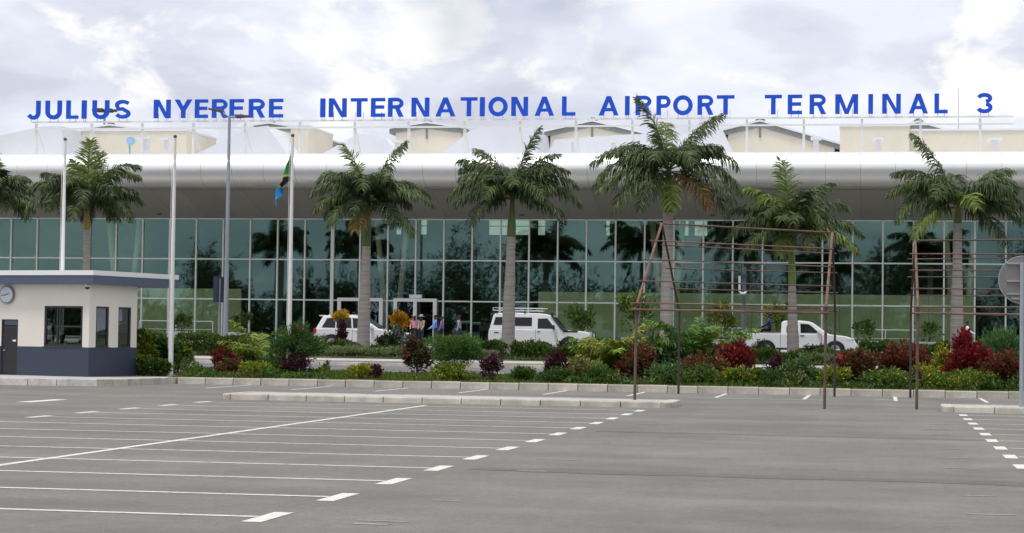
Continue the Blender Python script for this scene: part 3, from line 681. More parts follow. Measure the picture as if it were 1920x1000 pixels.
# round sign seen from behind, on the right-hand island
YSG = 54.2; p = at_y(1919, 525, YSG); xp = at_y(1916, 600, YSG).x
rs = empty('road_sign', (xp, YSG, .15), 'large round road sign seen from behind on the right island', 'sign'); rr = 46*ppm(1900, YSG)
MB().cyl((p.x, YSG+.10, p.z), (p.x, YSG+.115, p.z), rr, rr, 40).build('disc', M_SIGNB, rs)
b = MB(); n = 40
for k in range(n):
    a, c = 2*math.pi*k/n, 2*math.pi*(k+1)/n
    b.cyl((p.x+rr*math.cos(a), YSG+.105, p.z+rr*math.sin(a)), (p.x+rr*math.cos(c), YSG+.105, p.z+rr*math.sin(c)), .012, .012, 5)
b.build('rim', M_POLEG, rs)
MB().cyl((xp, YSG, .1), (xp, YSG, Z_at(1916, 492, YSG)), .055, .055, 12).build('post', M_POLEG, rs)
for py in (494, 527, 551, 560):
    z = Z_at(1900, py, YSG); b = MB(); l = .42 if py != 560 else .3; b.box(p.x-l, p.x+l, YSG+.062, YSG+.098, z-.022, z+.022); b.build('bracket', M_RIM, rs)

# ================================================================== RUSTY SHADE FRAMES
def pipe(b, a, c, r): b.cyl(a, c, r, r, 8); return b
def shade(x0, x1, yf, yb, ze, zr, label, left_base=.155, npur=4, right=True, tilt=0.):
    t = empty('shade_frame', ((x0+x1)/2, (yf+yb)/2, 0), label, 'frame', 'bare pipe shade frames in the car park'); ym = (yf+yb)/2
    ends = [x0, x1] if right else [x0]
    for k, x in enumerate(ends):
        zf = left_base if k == 0 else 0
        pipe(MB(), (x, yf, zf-.02), (x+.02, yf, ze), .038).build('post', M_RUST, t); pipe(MB(), (x, yb, -.02), (x, yb, ze), .038).build('post', M_RUSTD, t)
        zr_ = zr+(tilt if k == 0 else -tilt); pipe(MB(), (x+.02, yf, ze), (x+.03, ym, zr_), .038).build('rafter', M_RUSTR, t); pipe(MB(), (x, yb, ze), (x+.03, ym+.09, zr_), .034).build('rafter', M_RUSTD, t)
        if k == 0: pipe(MB(), (x+.06, yf+.25, ze-.5), (x+.06, yf+.7, ze+.25), .025).build('knee_brace', M_RUST, t)
    xa, xb = x0-.15, x1+.12
    pipe(MB(), (xa+.1, ym+.04, zr+.02+tilt), (xb, ym+.04, zr+.02-tilt), .026).build('ridge_pipe', M_RUST, t)
    for k in range(npur):
        f = (k+.02)/npur
        zf = ze+(zr-ze)*f; off_ = .055
        pipe(MB(), (xa, yf+(ym-yf)*f-off_, zf+off_+tilt*f+random.uniform(-.02, .02)), (xb, yf+(ym-yf)*f-off_, zf+off_-tilt*f-.04*(tilt > 0)+random.uniform(-.02, .02)), .019).build('purlin', random.choice([M_RUST, M_RUSTR]), t)
        pipe(MB(), (xa, yb+(ym-yb)*f+off_, zf+off_+tilt*f+random.uniform(-.03, .03)), (xb, yb+(ym-yb)*f+off_, zf+off_-tilt*f+random.uniform(-.03, .03)), .019).build('purlin', M_RUST, t)
    pipe(MB(), (xa, yf-.05, ze-.12), (xb, yf-.05, ze-.16), .028).build('eave_pipe', M_RUSTR, t)
    return t
zr1 = (Z_at(1240, 420, 60)+Z_at(1562, 438, 60))/2
FL1 = at_z(1195, 748, .155); FR1 = at_z(1545, 768, 0)
shade(FL1.x, FR1.x, 54.0, 66.0, 2.68, zr1, 'rusty pipe shade frame standing left of the round sign, palm trunks behind', tilt=.13)
shade(.98, 8.2, 55.0, 66.2, 2.68, Z_at(1709, 449, 60.5), 'rusty pipe shade frame cut off by the right edge behind the round sign', left_base=0, tilt=-.05)

# ================================================================== VEGETATION
def unit(a): return a/np.maximum(np.linalg.norm(a, axis=-1, keepdims=True), 1e-9)
GAIN = 1.35
C_R0 = np.array(_r0); C_F0 = np.array(_f0)
def frond_mesh(az, el, Ln, droop, tint, base, nl=95, lmax=.85, twist=0., dr=1.0, wk=1.0):
    """one pinnate frond; az 0 = picture right, 90 = away; returns verts, quads, tints"""
    d0 = C_R0*math.cos(R(az))+C_F0*math.sin(R(az)); N = 26; pts = [np.array(base, float)]; tans = []
    for k in range(N):
        s = (k+.5)/N; e = R(el-droop*s**1.35); w = R(twist)*s
        dd = d0*math.cos(w)+np.array([-d0[1], d0[0], 0])*math.sin(w)
        t = dd*math.cos(e)+np.array([0, 0, math.sin(e)]); tans.append(t); pts.append(pts[-1]+t*Ln/N)
    pts = np.array(pts); tans = np.array(tans+[tans[-1]]); side = np.array([-d0[1], d0[0], 0.])
    V = []; Q = []; T = []
    # rachis
    rr = np.linspace(.035, .006, N+1)
    up = unit(np.cross(side[None, :], tans)); ring = []
    for k in range(N+1):
        for c, s_ in ((1, 0), (0, 1), (-1, 0), (0, -1)): V.append(pts[k]+(side*c+up[k]*s_)*rr[k])
    for k in range(N):
        for j in range(4):
            Q.append((4*k+j, 4*k+(j+1) % 4, 4*k+4+(j+1) % 4, 4*k+4+j)); T.append(np.array([.10, .12, .035]))
    o = len(V)
    s = np.linspace(.13, .99, nl); idx = s*N; i0 = np.minimum(idx.astype(int), N-1); fr = (idx-i0)[:, None]
    P = pts[i0]*(1-fr)+pts[i0+1]*fr; TT = tans[i0]; UU = up[i0]
    VV = []; QQ = []; TN = []; cnt = 0
    for sg in (-1, 1):
        n = len(P); lift = rng.uniform(-.45, .8, (n, 1)); fw = .45+.6*s[:, None]**2+rng.normal(0, .08, (n, 1))
        d = unit(sg*side[None, :]*rng.uniform(.75, 1.0, (n, 1))+TT*fw+UU*lift)
        ln = lmax*np.clip(np.sin(np.pi*(.12+.80*s)), .12, 1)[:, None]**.7*rng.uniform(.8, 1.12, (n, 1))
        down = np.array([0, 0, -1.]); dd = dr*rng.uniform(.35, 1.15, (n, 1))
        p1 = P+d*ln*.42; d2 = unit(d+down*dd); p2 = p1+d2*ln*.34; d3 = unit(d2+down*dd*1.1); p3 = p2+d3*ln*.24
        wv = unit(TT*.9+UU*rng.normal(0, .4, (n, 1))); w = rng.uniform(.022, .036, (n, 1))*wk
        blk = np.stack([P-wv*w*.6, P+wv*w*.6, p1-wv*w, p1+wv*w, p2-wv*w*.8, p2+wv*w*.8, p3-wv*w*.15, p3+wv*w*.15], 1)
        VV.append(blk.reshape(-1, 3)); b0 = (np.arange(n)*8)[:, None]+cnt
        q = np.concatenate([b0+np.array([[0, 1, 3, 2]]), b0+np.array([[2, 3, 5, 4]]), b0+np.array([[4, 5, 7, 6]])]); QQ.append(q); cnt += n*8
        tn = np.array(tint)[None, :]*rng.uniform(.65, 1.35, (n, 1))+rng.normal(0, .004, (n, 3)); TN += [tn, tn, tn*1.06]
    V = np.concatenate([np.array(V)]+VV); Q = np.concatenate([np.array(Q)]+[q+o for q in QQ]); T = np.concatenate([np.array(T)]+TN)
    return V, Q, np.maximum(T, .003)
PG, PGL, PGD, PDEAD = (.080, .112, .038), (.15, .20, .045), (.050, .074, .028), (.30, .23, .07)
def palm(pxb, pxc, pyc, Y, pyshaft, fronds, label, shaft_col=(.10, .15, .03), r_b=.33, r_t=.23, lmax=.85, nfill=6):
    zb_ = G(Y); base = Vector((X_at(pxb, Y), Y, zb_)); top = at_y(pxc, pyc, Y); sh = at_y(pxc, pyshaft, Y) if pyshaft else top
    t = empty('palm_tree', base, label, 'palm', 'royal palms in front of the terminal')
    # trunk lathe with leaf-scar rings
    h = sh.z-zb_; n = 16; K = max(20, int(h/.12)); b = MB(); ax = (top.x-base.x)/(top.z-zb_)
    for k in range(K+1):
        u = k/K; z = h*u; rad = (r_b+(r_t-r_b)*(u**.8))*.84+.035*math.exp(-((u-.35)/.25)**2)+(.12*math.exp(-u*14)); rad += (.012 if k % 2 else -.010)
        for j in range(n):
            a = 2*math.pi*j/n; b.v.append((ax*z+rad*math.cos(a), rad*math.sin(a), z-.08))
    for k in range(K):
        for j in range(n): b.f.append((k*n+j, k*n+(j+1) % n, (k+1)*n+(j+1) % n, (k+1)*n+j)); b.m.append(0)
    b.build('trunk', M_TRUNK, t, local=True, smooth=True)
    if pyshaft:
        hs = top.z-sh.z; b = MB(); K = 8
        for k in range(K+1):
            u = k/K; rad = r_t*.9*(.98+.1*math.sin(math.pi*min(1, u*1.6)))*(1-.5*u)
            for j in range(n):
                a = 2*math.pi*j/n; z = h+hs*u*1.05; b.v.append((ax*z+rad*math.cos(a), rad*math.sin(a), z-.06))
        for k in range(K):
            for j in range(n): b.f.append((k*n+j, k*n+(j+1) % n, (k+1)*n+(j+1) % n, (k+1)*n+j)); b.m.append(0)
        b.build('crownshaft', mat('crownshaft_%02d%02d' % (shaft_col[0]*99, shaft_col[1]*99), shaft_col, .45, var=.15, vscale=2, stretch=(1, 1, .3)), t, local=True, smooth=True)
    tz = top.z-zb_; c = np.array([ax*tz, 0, tz-.06])
    fill = random.Random(int(pxb)); mean = sum(f[2] for f in fronds)/len(fronds)
    for k in range(nfill): fronds = fronds+[((k*360/nfill+fill.uniform(-18, 18)) % 360, fill.uniform(15, 74), mean*fill.uniform(.72, .98), fill.uniform(55, 95), fill.choice([PG, PGD, PGD]))]
    for (az, el, Ln, dp, tn) in fronds:
        V, Q, T = frond_mesh(az, el, Ln, dp, tn, c+np.array([0, 0, -.12 if el < 20 else 0]), lmax=lmax, twist=random.uniform(-18, 18), dr=.35 if el > 72 else 1.0)
        np_mesh('frond', V, Q, T, M_PALM, t)
    return t
def crown(seed, L=3.4, n=16, dense=True, spear=((90, 86, .85),), flat=0):
    r = random.Random(seed); out = []
    for k in range(n):
        az = (k*137.5+r.uniform(-20, 20)) % 360; f = k/(n-1)
        el = 66-f*54+r.uniform(-8, 8)-flat; out.append((az, el, L*r.uniform(.85, 1.05), 60+45*(1-abs(f-.4))+r.uniform(-10, 15), PG if r.random() < .7 else PGD))
    for (az, el, k) in spear: out.append((az, el, L*k, 12, PGL))
    return out
YP = 93.5
P4F = [(204, -8, 3.6, 58, PG), (334, -10, 3.8, 62, PGD), (172, 78, 3.6, 28, PG), (8, 64, 3.7, 42, PG), (180, 42, 4.0, 92, PG), (0, 46, 3.7, 105, PG), (150, 58, 3.3, 95, PGD), (197, 8, 3.8, 58, PG), (186, 24, 3.9, 88, PG), (232, -12, 3.0, 62, PGD), (268, -22, 2.7, 55, PGL), (305, -8, 3.3, 60, (.17, .105, .035)), (338, 6, 3.9, 75, PGD), (352, 22, 3.9, 95, PG), (60, 55, 3.2, 80, PGD), (100, 72, 3.0, 45, PGL), (115, 30, 3.2, 85, PGD), (290, 40, 3.0, 90, PG), (245, 45, 2.9, 95, PG)]
palm(-28, -20, 374, 95, None, crown(3, 2.8, 13), 'royal palm cut off by the left edge above the guard booth')
palm(163, 163, 378, YP, 428, crown(11, 3.35, 17, spear=((100, 84, .95), (60, 74, .8), (140, 70, .7)), flat=-6), 'royal palm rising behind the guard booth roof', (.30, .19, .03), .26, .19)
palm(682, 690, 372, YP, 459, [(175, 66, 3.2, 112, PG), (188, 48, 3.2, 105, PG), (160, 76, 3.0, 30, PGL), (20, 70, 3.4, 30, PG), (5, 44, 3.4, 95, PG), (350, 30, 3.5, 80, PG), (200, 20, 3.0, 80, PG), (255, -20, 2.3, 50, PDEAD), (225, 5, 2.9, 75, PG), (310, 5, 3.0, 75, PGD), (335, -5, 3.1, 65, PG), (90, 60, 3.0, 80, PGD), (130, 55, 3.0, 90, PG), (50, 50, 3.0, 90, PG), (270, 50, 2.8, 100, PG), (300, 58, 2.8, 95, PG), (235, 62, 2.8, 100, PGD)], 'royal palm in front of the left entrance doors beside the white estate car', (.07, .12, .03), .36, .24)
palm(953, 961, 366, YP, 441, [(10, 80, 3.5, 25, PG), (150, 70, 3.4, 58, PG), (35, 66, 3.4, 60, PG), (178, 62, 3.4, 70, PG), (182, 40, 3.5, 100, PG), (200, 22, 3.2, 75, PGD), (165, 66, 3.2, 95, PG), (2, 48, 3.5, 90, PG), (355, 30, 3.6, 85, PG), (30, 62, 3.2, 70, PGL), (330, 8, 3.1, 70, PGD), (215, 2, 2.9, 70, PGD), (270, 48, 2.8, 95, PG), (300, 35, 3.0, 95, PG), (240, 35, 3.0, 95, PG), (90, 60, 3.0, 70, PG), (60, 45, 3.0, 90, PGD), (120, 45, 3.0, 90, PGD), (345, 60, 3.2, 85, PGD)], 'royal palm in front of the boxy white off-roader', (.10, .12, .03), .37, .24)
palm(1250, 1254, 316, 92.0, 395, P4F, 'tallest royal palm, its crown crossing the blue lettering', (.06, .09, .025), .34, .27, .95, nfill=2)
palm(1488, 1484, 425, 93.5, 530, [(120, 84, 3.3, 18, PGL), (178, 50, 3.2, 85, PG), (190, 26, 3.4, 80, PG), (15, 52, 3.5, 80, PG), (0, 28, 3.6, 80, PG), (342, 10, 3.4, 65, PGL), (215, 8, 3.0, 70, PG), (165, 68, 3.1, 70, PGL), (30, 70, 3.2, 60, PG), (270, 40, 2.8, 90, PG), (240, 50, 2.8, 90, PG), (305, 42, 2.9, 95, PG), (285, 5, 2.4, 70, (.14, .14, .07)), (250, -5, 2.3, 70, PGL), (90, 50, 3.0, 80, PGD), (130, 40, 3.0, 90, PGD), (50, 40, 3.0, 90, PGD)], 'lowest royal palm with bright green shaft, behind the shade frame and white pickup', (.13, .21, .03), .32, .2)
palm(1794, 1796, 383, 93.0, 416, [(165, 70, 3.9, 28, PG), (22, 55, 3.7, 62, PG), (182, 44, 3.7, 88, PG), (195, 20, 3.6, 80, PG), (210, 2, 3.3, 70, PGL), (350, 35, 3.5, 95, PGD), (335, 18, 3.7, 85, PGD), (5, 60, 3.4, 100, PG), (175, 60, 3.5, 80, PGD), (270, 30, 2.8, 85, PGL), (240, 45, 3.0, 90, PG), (305, 45, 3.0, 90, PG), (320, -6, 3.0, 70, PGD), (90, 60, 3.2, 70, PGD), (60, 48, 3.0, 90, PG), (130, 45, 3.2, 90, PGD)], 'rightmost royal palm beside the man in the white shirt', (.14, .16, .03), .33, .22, .92)

def leaves(n, c, ax, size, palette, up=.3, thin=.42, shell=.55, jit=.25, flat_bottom=True, clumps=9, seed=None, out_w=1.0):
    """leaf-shaped quads spread through an uneven crown"""
    r = np.random.default_rng(seed if seed is not None else int(rng.integers(1e9)))
    cl = unit(r.normal(size=(clumps, 3)))*r.uniform(.3, .95, (clumps, 1)); cl[:, 2] = np.abs(cl[:, 2])*1.0-.15
    k = r.integers(0, clumps, n); loc = unit(r.normal(size=(n, 3)))*(r.random((n, 1))**.4)*r.uniform(.28, .52, (clumps, 1))[k]
    p = cl[k]+loc; m = r.random(n) < .2; q = unit(r.normal(size=(n, 3)))*(shell+(1-shell)*r.random((n, 1)))*.86; p[m] = q[m]
    sh_d = unit(r.normal(size=(10, 3))*np.array([1, 1, .6])+np.array([0, 0, .9])); ks_ = r.integers(0, 10, n); ms = r.random(n) < .12
    p[ms] = (sh_d[ks_]*(r.uniform(.5, 1.12, (n, 1)))*r.uniform(.8, 1.1, (10, 1))[ks_]+r.normal(size=(n, 3))*.05)[ms]
    if flat_bottom: p[:, 2] = np.where(p[:, 2] < -.75, -.75+r.random(n)*.3, p[:, 2])
    pos = np.array(c)+p*np.array(ax)
    d = unit(p*np.array([1, 1, .8])*out_w+np.array([0, 0, up])+r.normal(size=(n, 3))*.55); s = unit(np.cross(d, r.normal(size=(n, 3)))); nn = np.cross(d, s)
    L_ = size*r.uniform(.6, 1.35, (n, 1)); w = L_*thin*.5
    a = pos; b_ = pos+d*L_*.45+s*w+nn*L_*.06; cc = pos+d*L_-nn*L_*.16; e = pos+d*L_*.45-s*w+nn*L_*.06
    V = np.stack([a, b_, cc, e], 1).reshape(-1, 3); Q = np.arange(n*4).reshape(n, 4)
    pal = np.array(palette); T = pal[(k*7+r.integers(0, 3, n)) % len(pal)]*r.uniform(.65, 1.4, (n, 1))*GAIN
    return V, Q, T
GRN = [(.05, .10, .018), (.07, .13, .022), (.035, .075, .016)]; YGR = [(.17, .21, .02), (.22, .22, .02), (.10, .15, .018)]; DGR = [(.025, .055, .014), (.04, .075, .016)]
FEA = [(.055, .14, .03), (.08, .16, .035), (.045, .11, .04)]; RED = [(.16, .012, .014), (.11, .012, .014), (.20, .03, .02), (.07, .025, .015)]; DRED = [(.10, .014, .014), (.14, .026, .018), (.07, .03, .014), (.06, .075, .018)]
BRN = [(.10, .048, .022), (.08, .055, .02), (.12, .055, .028), (.06, .07, .018)]; PUR = [(.05, .014, .024), (.075, .025, .03), (.03, .012, .016)]; YEL = [(.30, .25, .03), (.22, .22, .025), (.15, .18, .02)]
ORG = [(.55, .26, .015), (.62, .36, .02), (.40, .22, .02)]; PAL = [(.17, .21, .09), (.13, .19, .07), (.20, .22, .13)]; GGR = [(.07, .13, .05), (.10, .15, .07), (.05, .10, .04)]
def shrub(px, wpx, pytop, Y, pal, label, name='shrub', n=1500, size=.15, thin=.42, up=.3, depth=None, group=None, extra=None, lift=0., cat='shrub', clumps=9, stems=5, zbase=None, stemcol=None):
    zb_ = G(Y)-.03 if zbase is None else zbase; x = X_at(px, Y); zt_ = Z_at(px, pytop, Y); hw = wpx*ppm(px, Y)/2; h = max(.25, zt_-zb_)
    t = empty(name, (x, Y, zb_), label, cat, group); lo = h*lift
    V, Q, T = leaves(int(n*2.6), (0, 0, lo+(h-lo)*.50), (hw*1.08, (depth or hw)*.9, (h-lo)*.57), size*.68, pal, up, thin, clumps=clumps+4)
    if extra:
        for (k, pal2, size2) in extra:
            V2, Q2, T2 = leaves(k, (random.uniform(-.3, .3)*hw, -.3*hw, lo+(h-lo)*.72), (hw*.8, hw*.5, (h-lo)*.32), size2, pal2, .6, .6, clumps=4)
            Q2 = Q2+len(V); V = np.concatenate([V, V2]); Q = np.concatenate([Q, Q2]); T = np.concatenate([T, T2])
    np_mesh('foliage', V, Q, T, M_LEAF, t)
    for k in range(stems):
        a = random.uniform(0, 6.28); b = MB(); e = (math.cos(a)*hw*.55, math.sin(a)*hw*.4, h*random.uniform(.5, .8)); m_ = (e[0]*.35, e[1]*.35, e[2]*.5)
        b.cyl((0, 0, -.05), m_, .022, .016, 5); b.cyl(m_, e, .016, .008, 5); b.build('stem', M_STEM, t, local=True)
    return t
def areca(px, wpx, pytop, Y, pal, label, n=13, Lk=1.0):
    zb_ = G(Y)-.03; x = X_at(px, Y); h = Z_at(px, pytop, Y)-zb_; hw = wpx*ppm(px, Y)/2; t = empty('areca_palm', (x, Y, zb_), label, 'palm shrub')
    for k in range(n):
        az = k*137.5+random.uniform(-15, 15); el = random.uniform(52, 86); Ln = (hw*1.2+h*.75)*random.uniform(.75, 1.05)*Lk
        V, Q, T = frond_mesh(az, el, Ln, random.uniform(50, 85), random.choice(pal), (random.uniform(-.1, .1), random.uniform(-.1, .1), random.uniform(0, .2)*h), nl=42, lmax=.55, dr=.6, wk=1.15)
        np_mesh('frond', V, Q, T, M_PALM, t)
    return t
A_Y = [(.18, .24, .03), (.14, .20, .025), (.23, .25, .035)]; A_G = [(.10, .19, .025), (.07, .15, .025), (.15, .22, .03)]
# --- front bed, left to right
S = shrub
S(272, 46, 626, 71.0, YGR+GRN, 'yellow-green leafy shrub against the booth side wall', size=.28, thin=.5, n=900)
S(272, 40, 672, 69.2, YGR+DGR, 'low variegated shrub at the foot of the booth wall', size=.24, thin=.55, n=600)
S(306, 50, 634, 72.0, DGR+GRN, 'dark big-leaved shrub just left of the second flagpole', size=.30, thin=.5, n=900)
S(336, 40, 640, 73.0, YGR+GRN, 'bushy light green shrub right of the second flagpole base', size=.22, n=800)
S(300, 44, 676, 68.9, GRN+DGR, 'low green shrub left of the second flagpole base', size=.22, thin=.5, n=600)
S(424, 50, 655, 70.5, DRED+RED[:1], 'small dark red shrub, leftmost of the red ones', size=.18, thin=.5, n=900, up=.6)
S(440, 46, 676, 69.2, BRN+YGR, 'yellow and rust croton in front of the leftmost red shrub', size=.2, thin=.4, n=650)
areca(486, 84, 626, 71.5, A_Y, 'yellow-green areca palm beside the flag pole bush', 15)
S(478, 64, 683, 69.0, YGR, 'low yellow-green shrub under the left areca palm', size=.18, n=700)
S(515, 50, 668, 70.0, DGR+GGR, 'low grey-green shrub left of the flagpole bush', size=.2, n=700)
S(561, 82, 614, 70.2, FEA+DGR, 'large feathery bush at the flagpole with orange flower heads', name='flowering_bush', n=4200, size=.14, thin=.3, lift=.26, clumps=12, stems=14, extra=[(60, [(.34, .07, .03)], .12)])
S(560, 56, 662, 69.8, PUR+DRED, 'dark purple undergrowth below the large flagpole bush', size=.13, n=900, stems=8)
S(678, 44, 684, 69.0, YEL+YGR, 'small yellow croton right of the flagpole bush', size=.16, thin=.35, n=500, up=.7)
S(705, 26, 684, 69.0, PUR, 'tiny dark purple plant beside the small yellow croton', size=.13, n=350)
S(786, 44, 634, 73.8, BRN+PUR+DGR, 'dark brown croton behind the road, left of the feathery flowering bush', size=.22, thin=.4, n=900)
S(852, 100, 632, 70.4, FEA+GRN[:2], 'large feathery green bush with orange blossoms below the people', name='flowering_bush', n=4800, size=.14, thin=.28, lift=.26, clumps=12, stems=14, extra=[(130, [(.38, .10, .035), (.30, .12, .04)], .11)])
S(848, 70, 684, 69.0, YGR+GRN, 'low light green shrub under the middle feathery bush', size=.17, n=700)
S(922, 40, 666, 69.3, PUR+[(.16, .10, .11)], 'dark purple bush below the palm of the off-roader', size=.14, thin=.6, n=650)
S(980, 50, 690, 69.0, DGR+GRN, 'low round green shrub right of the dark purple bush', size=.13, n=800)
S(1046, 50, 664, 70.0, PUR, 'purple shrub left of the second areca palm', size=.15, thin=.5, n=750)
S(1048, 60, 692, 69.0, GRN+DGR, 'low green shrub under the purple shrub by the second areca', size=.14, n=700)
areca(1152, 90, 614, 71.5, A_Y+A_G[:1], 'large yellow-green areca palm left of the shade frame posts', 18, .88)
S(1096, 66, 674, 69.4, YGR+BRN+PAL, 'yellowish shrub with pale blooms at the foot of the large areca', size=.15, n=900)
S(1130, 70, 690, 68.8, GRN, 'low green shrub between two croton clumps near the frame post', size=.14, n=800)
S(1196, 66, 652, 70.0, BRN+DRED[:2], 'rust-brown croton directly behind the left front frame post', size=.2, thin=.42, n=1100)
S(1220, 60, 632, 73.5, BRN+DGR, 'brownish dark shrub between the two left frame posts, set back', size=.2, n=800)
S(1252, 80, 630, 71.6, GGR+DGR, 'tall grey-green shrub at the back left frame post', size=.2, n=1400)
S(1250, 90, 682, 69.0, GRN+GGR, 'low mixed green shrub at the foot of the back left frame post', size=.15, n=900)
areca(1312, 104, 612, 72.4, A_G, 'dark green areca palm inside the left shade frame', 18, 1.05)
S(1322, 72, 666, 69.6, BRN+[(.2, .05, .02)], 'orange-brown croton under the dark green areca palm', size=.2, thin=.4, n=1100)
S(1380, 66, 644, 70.6, RED, 'bright red shrub under the pickup tail', size=.22, thin=.5, n=1200, up=.7)
S(1388, 66, 688, 68.8, YGR+GRN, 'low lime green shrub in front of the bright red shrub', size=.16, n=800)
S(1440, 70, 690, 69.0, GRN+DGR, 'low green shrub right of the lime green one', size=.14, n=800)
S(1460, 48, 668, 71.5, PUR, 'small purple shrub below the pickup door', size=.14, n=500)
S(1505, 70, 676, 69.4, GRN+GGR, 'green shrub left of the right front frame post', size=.15, n=900)
S(1562, 50, 686, 68.9, YGR, 'yellow-green shrub right of the right front frame post', size=.17, n=750)
S(1608, 96, 662, 70.0, BRN+DRED[:1]+PUR[:1], 'wide rusty brown croton between the two shade frames', size=.2, thin=.45, n=1700, extra=[(120, [(.34, .06, .04)], .16)])
S(1690, 92, 648, 70.6, DRED+RED[:1]+BRN[:1], 'dark red shrub at the left posts of the right shade frame', size=.2, thin=.48, n=1500)
S(1668, 90, 692, 68.8, GRN+YGR[:1], 'low green shrub in front of the dark red shrub', size=.15, n=900)
S(1738, 46, 682, 69.2, YEL+YGR, 'small yellow-green shrub right of the right frame front post', size=.16, n=550)
S(1766, 46, 656, 71.6, YEL, 'bright yellow shrub left of the big crimson shrub', size=.18, n=700, up=.6)
S(1722, 24, 700, 68.7, PUR, 'tiny dark plum plant at the base of the right frame post', size=.14, n=300)
S(1813, 70, 638, 70.2, RED+RED[:1], 'big crimson shrub at the foot of the rightmost palm', size=.24, thin=.5, n=1500, up=.7)
S(1806, 110, 694, 68.8, YGR+GRN, 'low green and gold shrub in front of the big crimson shrub', size=.15, n=1100)
S(1882, 96, 616, 72.4, GGR+FEA, 'big feathery grey-green bush behind the round sign post', n=2600, size=.22, thin=.16, up=1.2)
S(1884, 86, 664, 69.4, DRED, 'dark red and olive shrub at the right edge by the sign post', size=.2, thin=.45, n=1400)
S(1960, 80, 650, 70.5, GRN, 'green shrub cut off by the right edge', size=.18, n=900)
# --- hedge bed behind the road: clipped hedge sections and looser plants
def hedge(a, bq, pytop, Y, pal, label, n=17000, dep=2.0):
    xa, xb = X_at(a, Y), X_at(bq, Y); zb_ = G(Y)-.03; h = Z_at((a+bq)/2, pytop, Y)-zb_-.2; cx_ = (xa+xb)/2; t = empty('hedge', (cx_, Y, zb_), label, 'hedge', 'clipped hedges in front of the forecourt')
    r = rng; m = int(n*max(.3, (xb-xa)/9)); p = r.random((m, 3)); f = r.random(m)
    p[:, 2] = np.where(f < .55, 1-.12*r.random(m), p[:, 2]); p[:, 1] = np.where((f >= .55) & (f < .95), .10*r.random(m), p[:, 1])
    wob = .10*np.sin(p[:, 0]*(xb-xa)*2.1)+.08*np.sin(p[:, 0]*(xb-xa)*5.3+1)+.05*r.normal(size=m)
    pos = np.stack([(p[:, 0]-.5)*(xb-xa), (p[:, 1]-.5)*dep+wob, p[:, 2]*(h+wob*.9)], 1)
    d = unit(np.stack([r.normal(size=m)*.6, -.5+r.normal(size=m)*.5, .8+r.normal(size=m)*.4], 1)); s = unit(np.cross(d, r.normal(size=(m, 3)))); L_ = .15*r.uniform(.6, 1.4, (m, 1)); w = L_*.24
    V = np.stack([pos, pos+d*L_*.5+s*w, pos+d*L_, pos+d*L_*.5-s*w], 1).reshape(-1, 3)
    T = np.array(pal)[r.integers(0, len(pal), m)]*r.uniform(.6, 1.4, (m, 1))*GAIN
    np_mesh('foliage', V, np.arange(m*4).reshape(m, 4), T, M_LEAF, t)
    return t
HG = [(.045, .09, .018), (.06, .11, .022), (.035, .07, .016), (.08, .10, .02)]
hedge(-60, 250, 640, 92.0, HG, 'clipped hedge hidden mostly behind the guard booth')
hedge(342, 500, 626, 91.0, HG, 'clipped dark green hedge between the booth and the left areca')
hedge(500, 672, 640, 92.5, HG+BRN[:1], 'clipped hedge under the white estate car, left of the palm trunk')
hedge(696, 800, 650, 93.5, HG, 'short clipped hedge at the front wheel of the estate car')
hedge(880, 948, 640, 92.0, HG, 'short clipped hedge left of the middle palm trunk')
hedge(966, 1120, 644, 91.0, HG, 'clipped hedge under the boxy off-roader')
hedge(1120, 1390, 640, 92.5, HG, 'long clipped hedge behind the left shade frame')
hedge(1390, 1612, 655, 91.0, HG, 'clipped hedge under the white pickup')
hedge(1614, 1780, 642, 91.6, HG+DGR, 'clipped hedge between the pickup nose and the rightmost palm')
hedge(1806, 2010, 648, 92.0, HG, 'clipped hedge right of the rightmost palm')
S(650, 90, 652, 89.6, PAL, 'pale silvery ground plants left of the palm by the estate car', size=.2, thin=.3, n=1500, up=1., depth=.8, stems=0)
S(735, 80, 655, 89.6, PAL+GRN[:1], 'pale green ground plants right of the palm by the estate car', size=.2, thin=.3, n=1400, up=1., depth=.8, stems=0)
S(905, 50, 658, 89.8, PAL+BRN[:1], 'pale ground plants left of the middle palm base', size=.18, thin=.3, n=700, up=1., depth=.8, stems=0)
S(1535, 90, 664, 89.8, PAL+GRN[:1], 'pale ground plants below the front of the pickup', size=.18, thin=.3, n=1200, up=1., depth=.8, stems=0)
S(641, 28, 584, 95.5, ORG+YEL, 'orange-yellow croton head in front of the estate car rear window', size=.2, thin=.4, n=520, lift=.72, stems=3)
S(642, 18, 598, 94.6, PUR+BRN, 'slim dark brown croton in front of the estate car side', size=.2, thin=.35, n=300, stems=3)
S(748, 32, 586, 95.8, ORG, 'orange-yellow croton bouquet in front of the second entrance door', size=.2, thin=.4, n=620, lift=.55, stems=3)
S(746, 30, 612, 95.4, [(.3, .33, .3), (.2, .24, .2), (.06, .08, .05)], 'silver-leaved plant in front of the estate car bonnet', size=.2, thin=.5, n=420, stems=3)
S(728, 34, 626, 95.2, DGR, 'dark low shrub at the front wheel of the estate car', size=.18, n=500, stems=3)
for k, (px, pt) in enumerate(((1000, 638), (1062, 640), (935, 640), (1425, 640), (1520, 648), (1545, 645))):
    S(px, 34, pt, 95.6, [(.03, .045, .02), (.05, .07, .03)], ['dark sprig below the off-roader rear window', 'dark sprig below the off-roader front wing', 'dark sprig at the off-roader rear corner', 'dark sprig under the pickup bed', 'dark sprig under the pickup rear door', 'dark sprig under the pickup front door'][k], size=.15, n=260, stems=3, thin=.5)
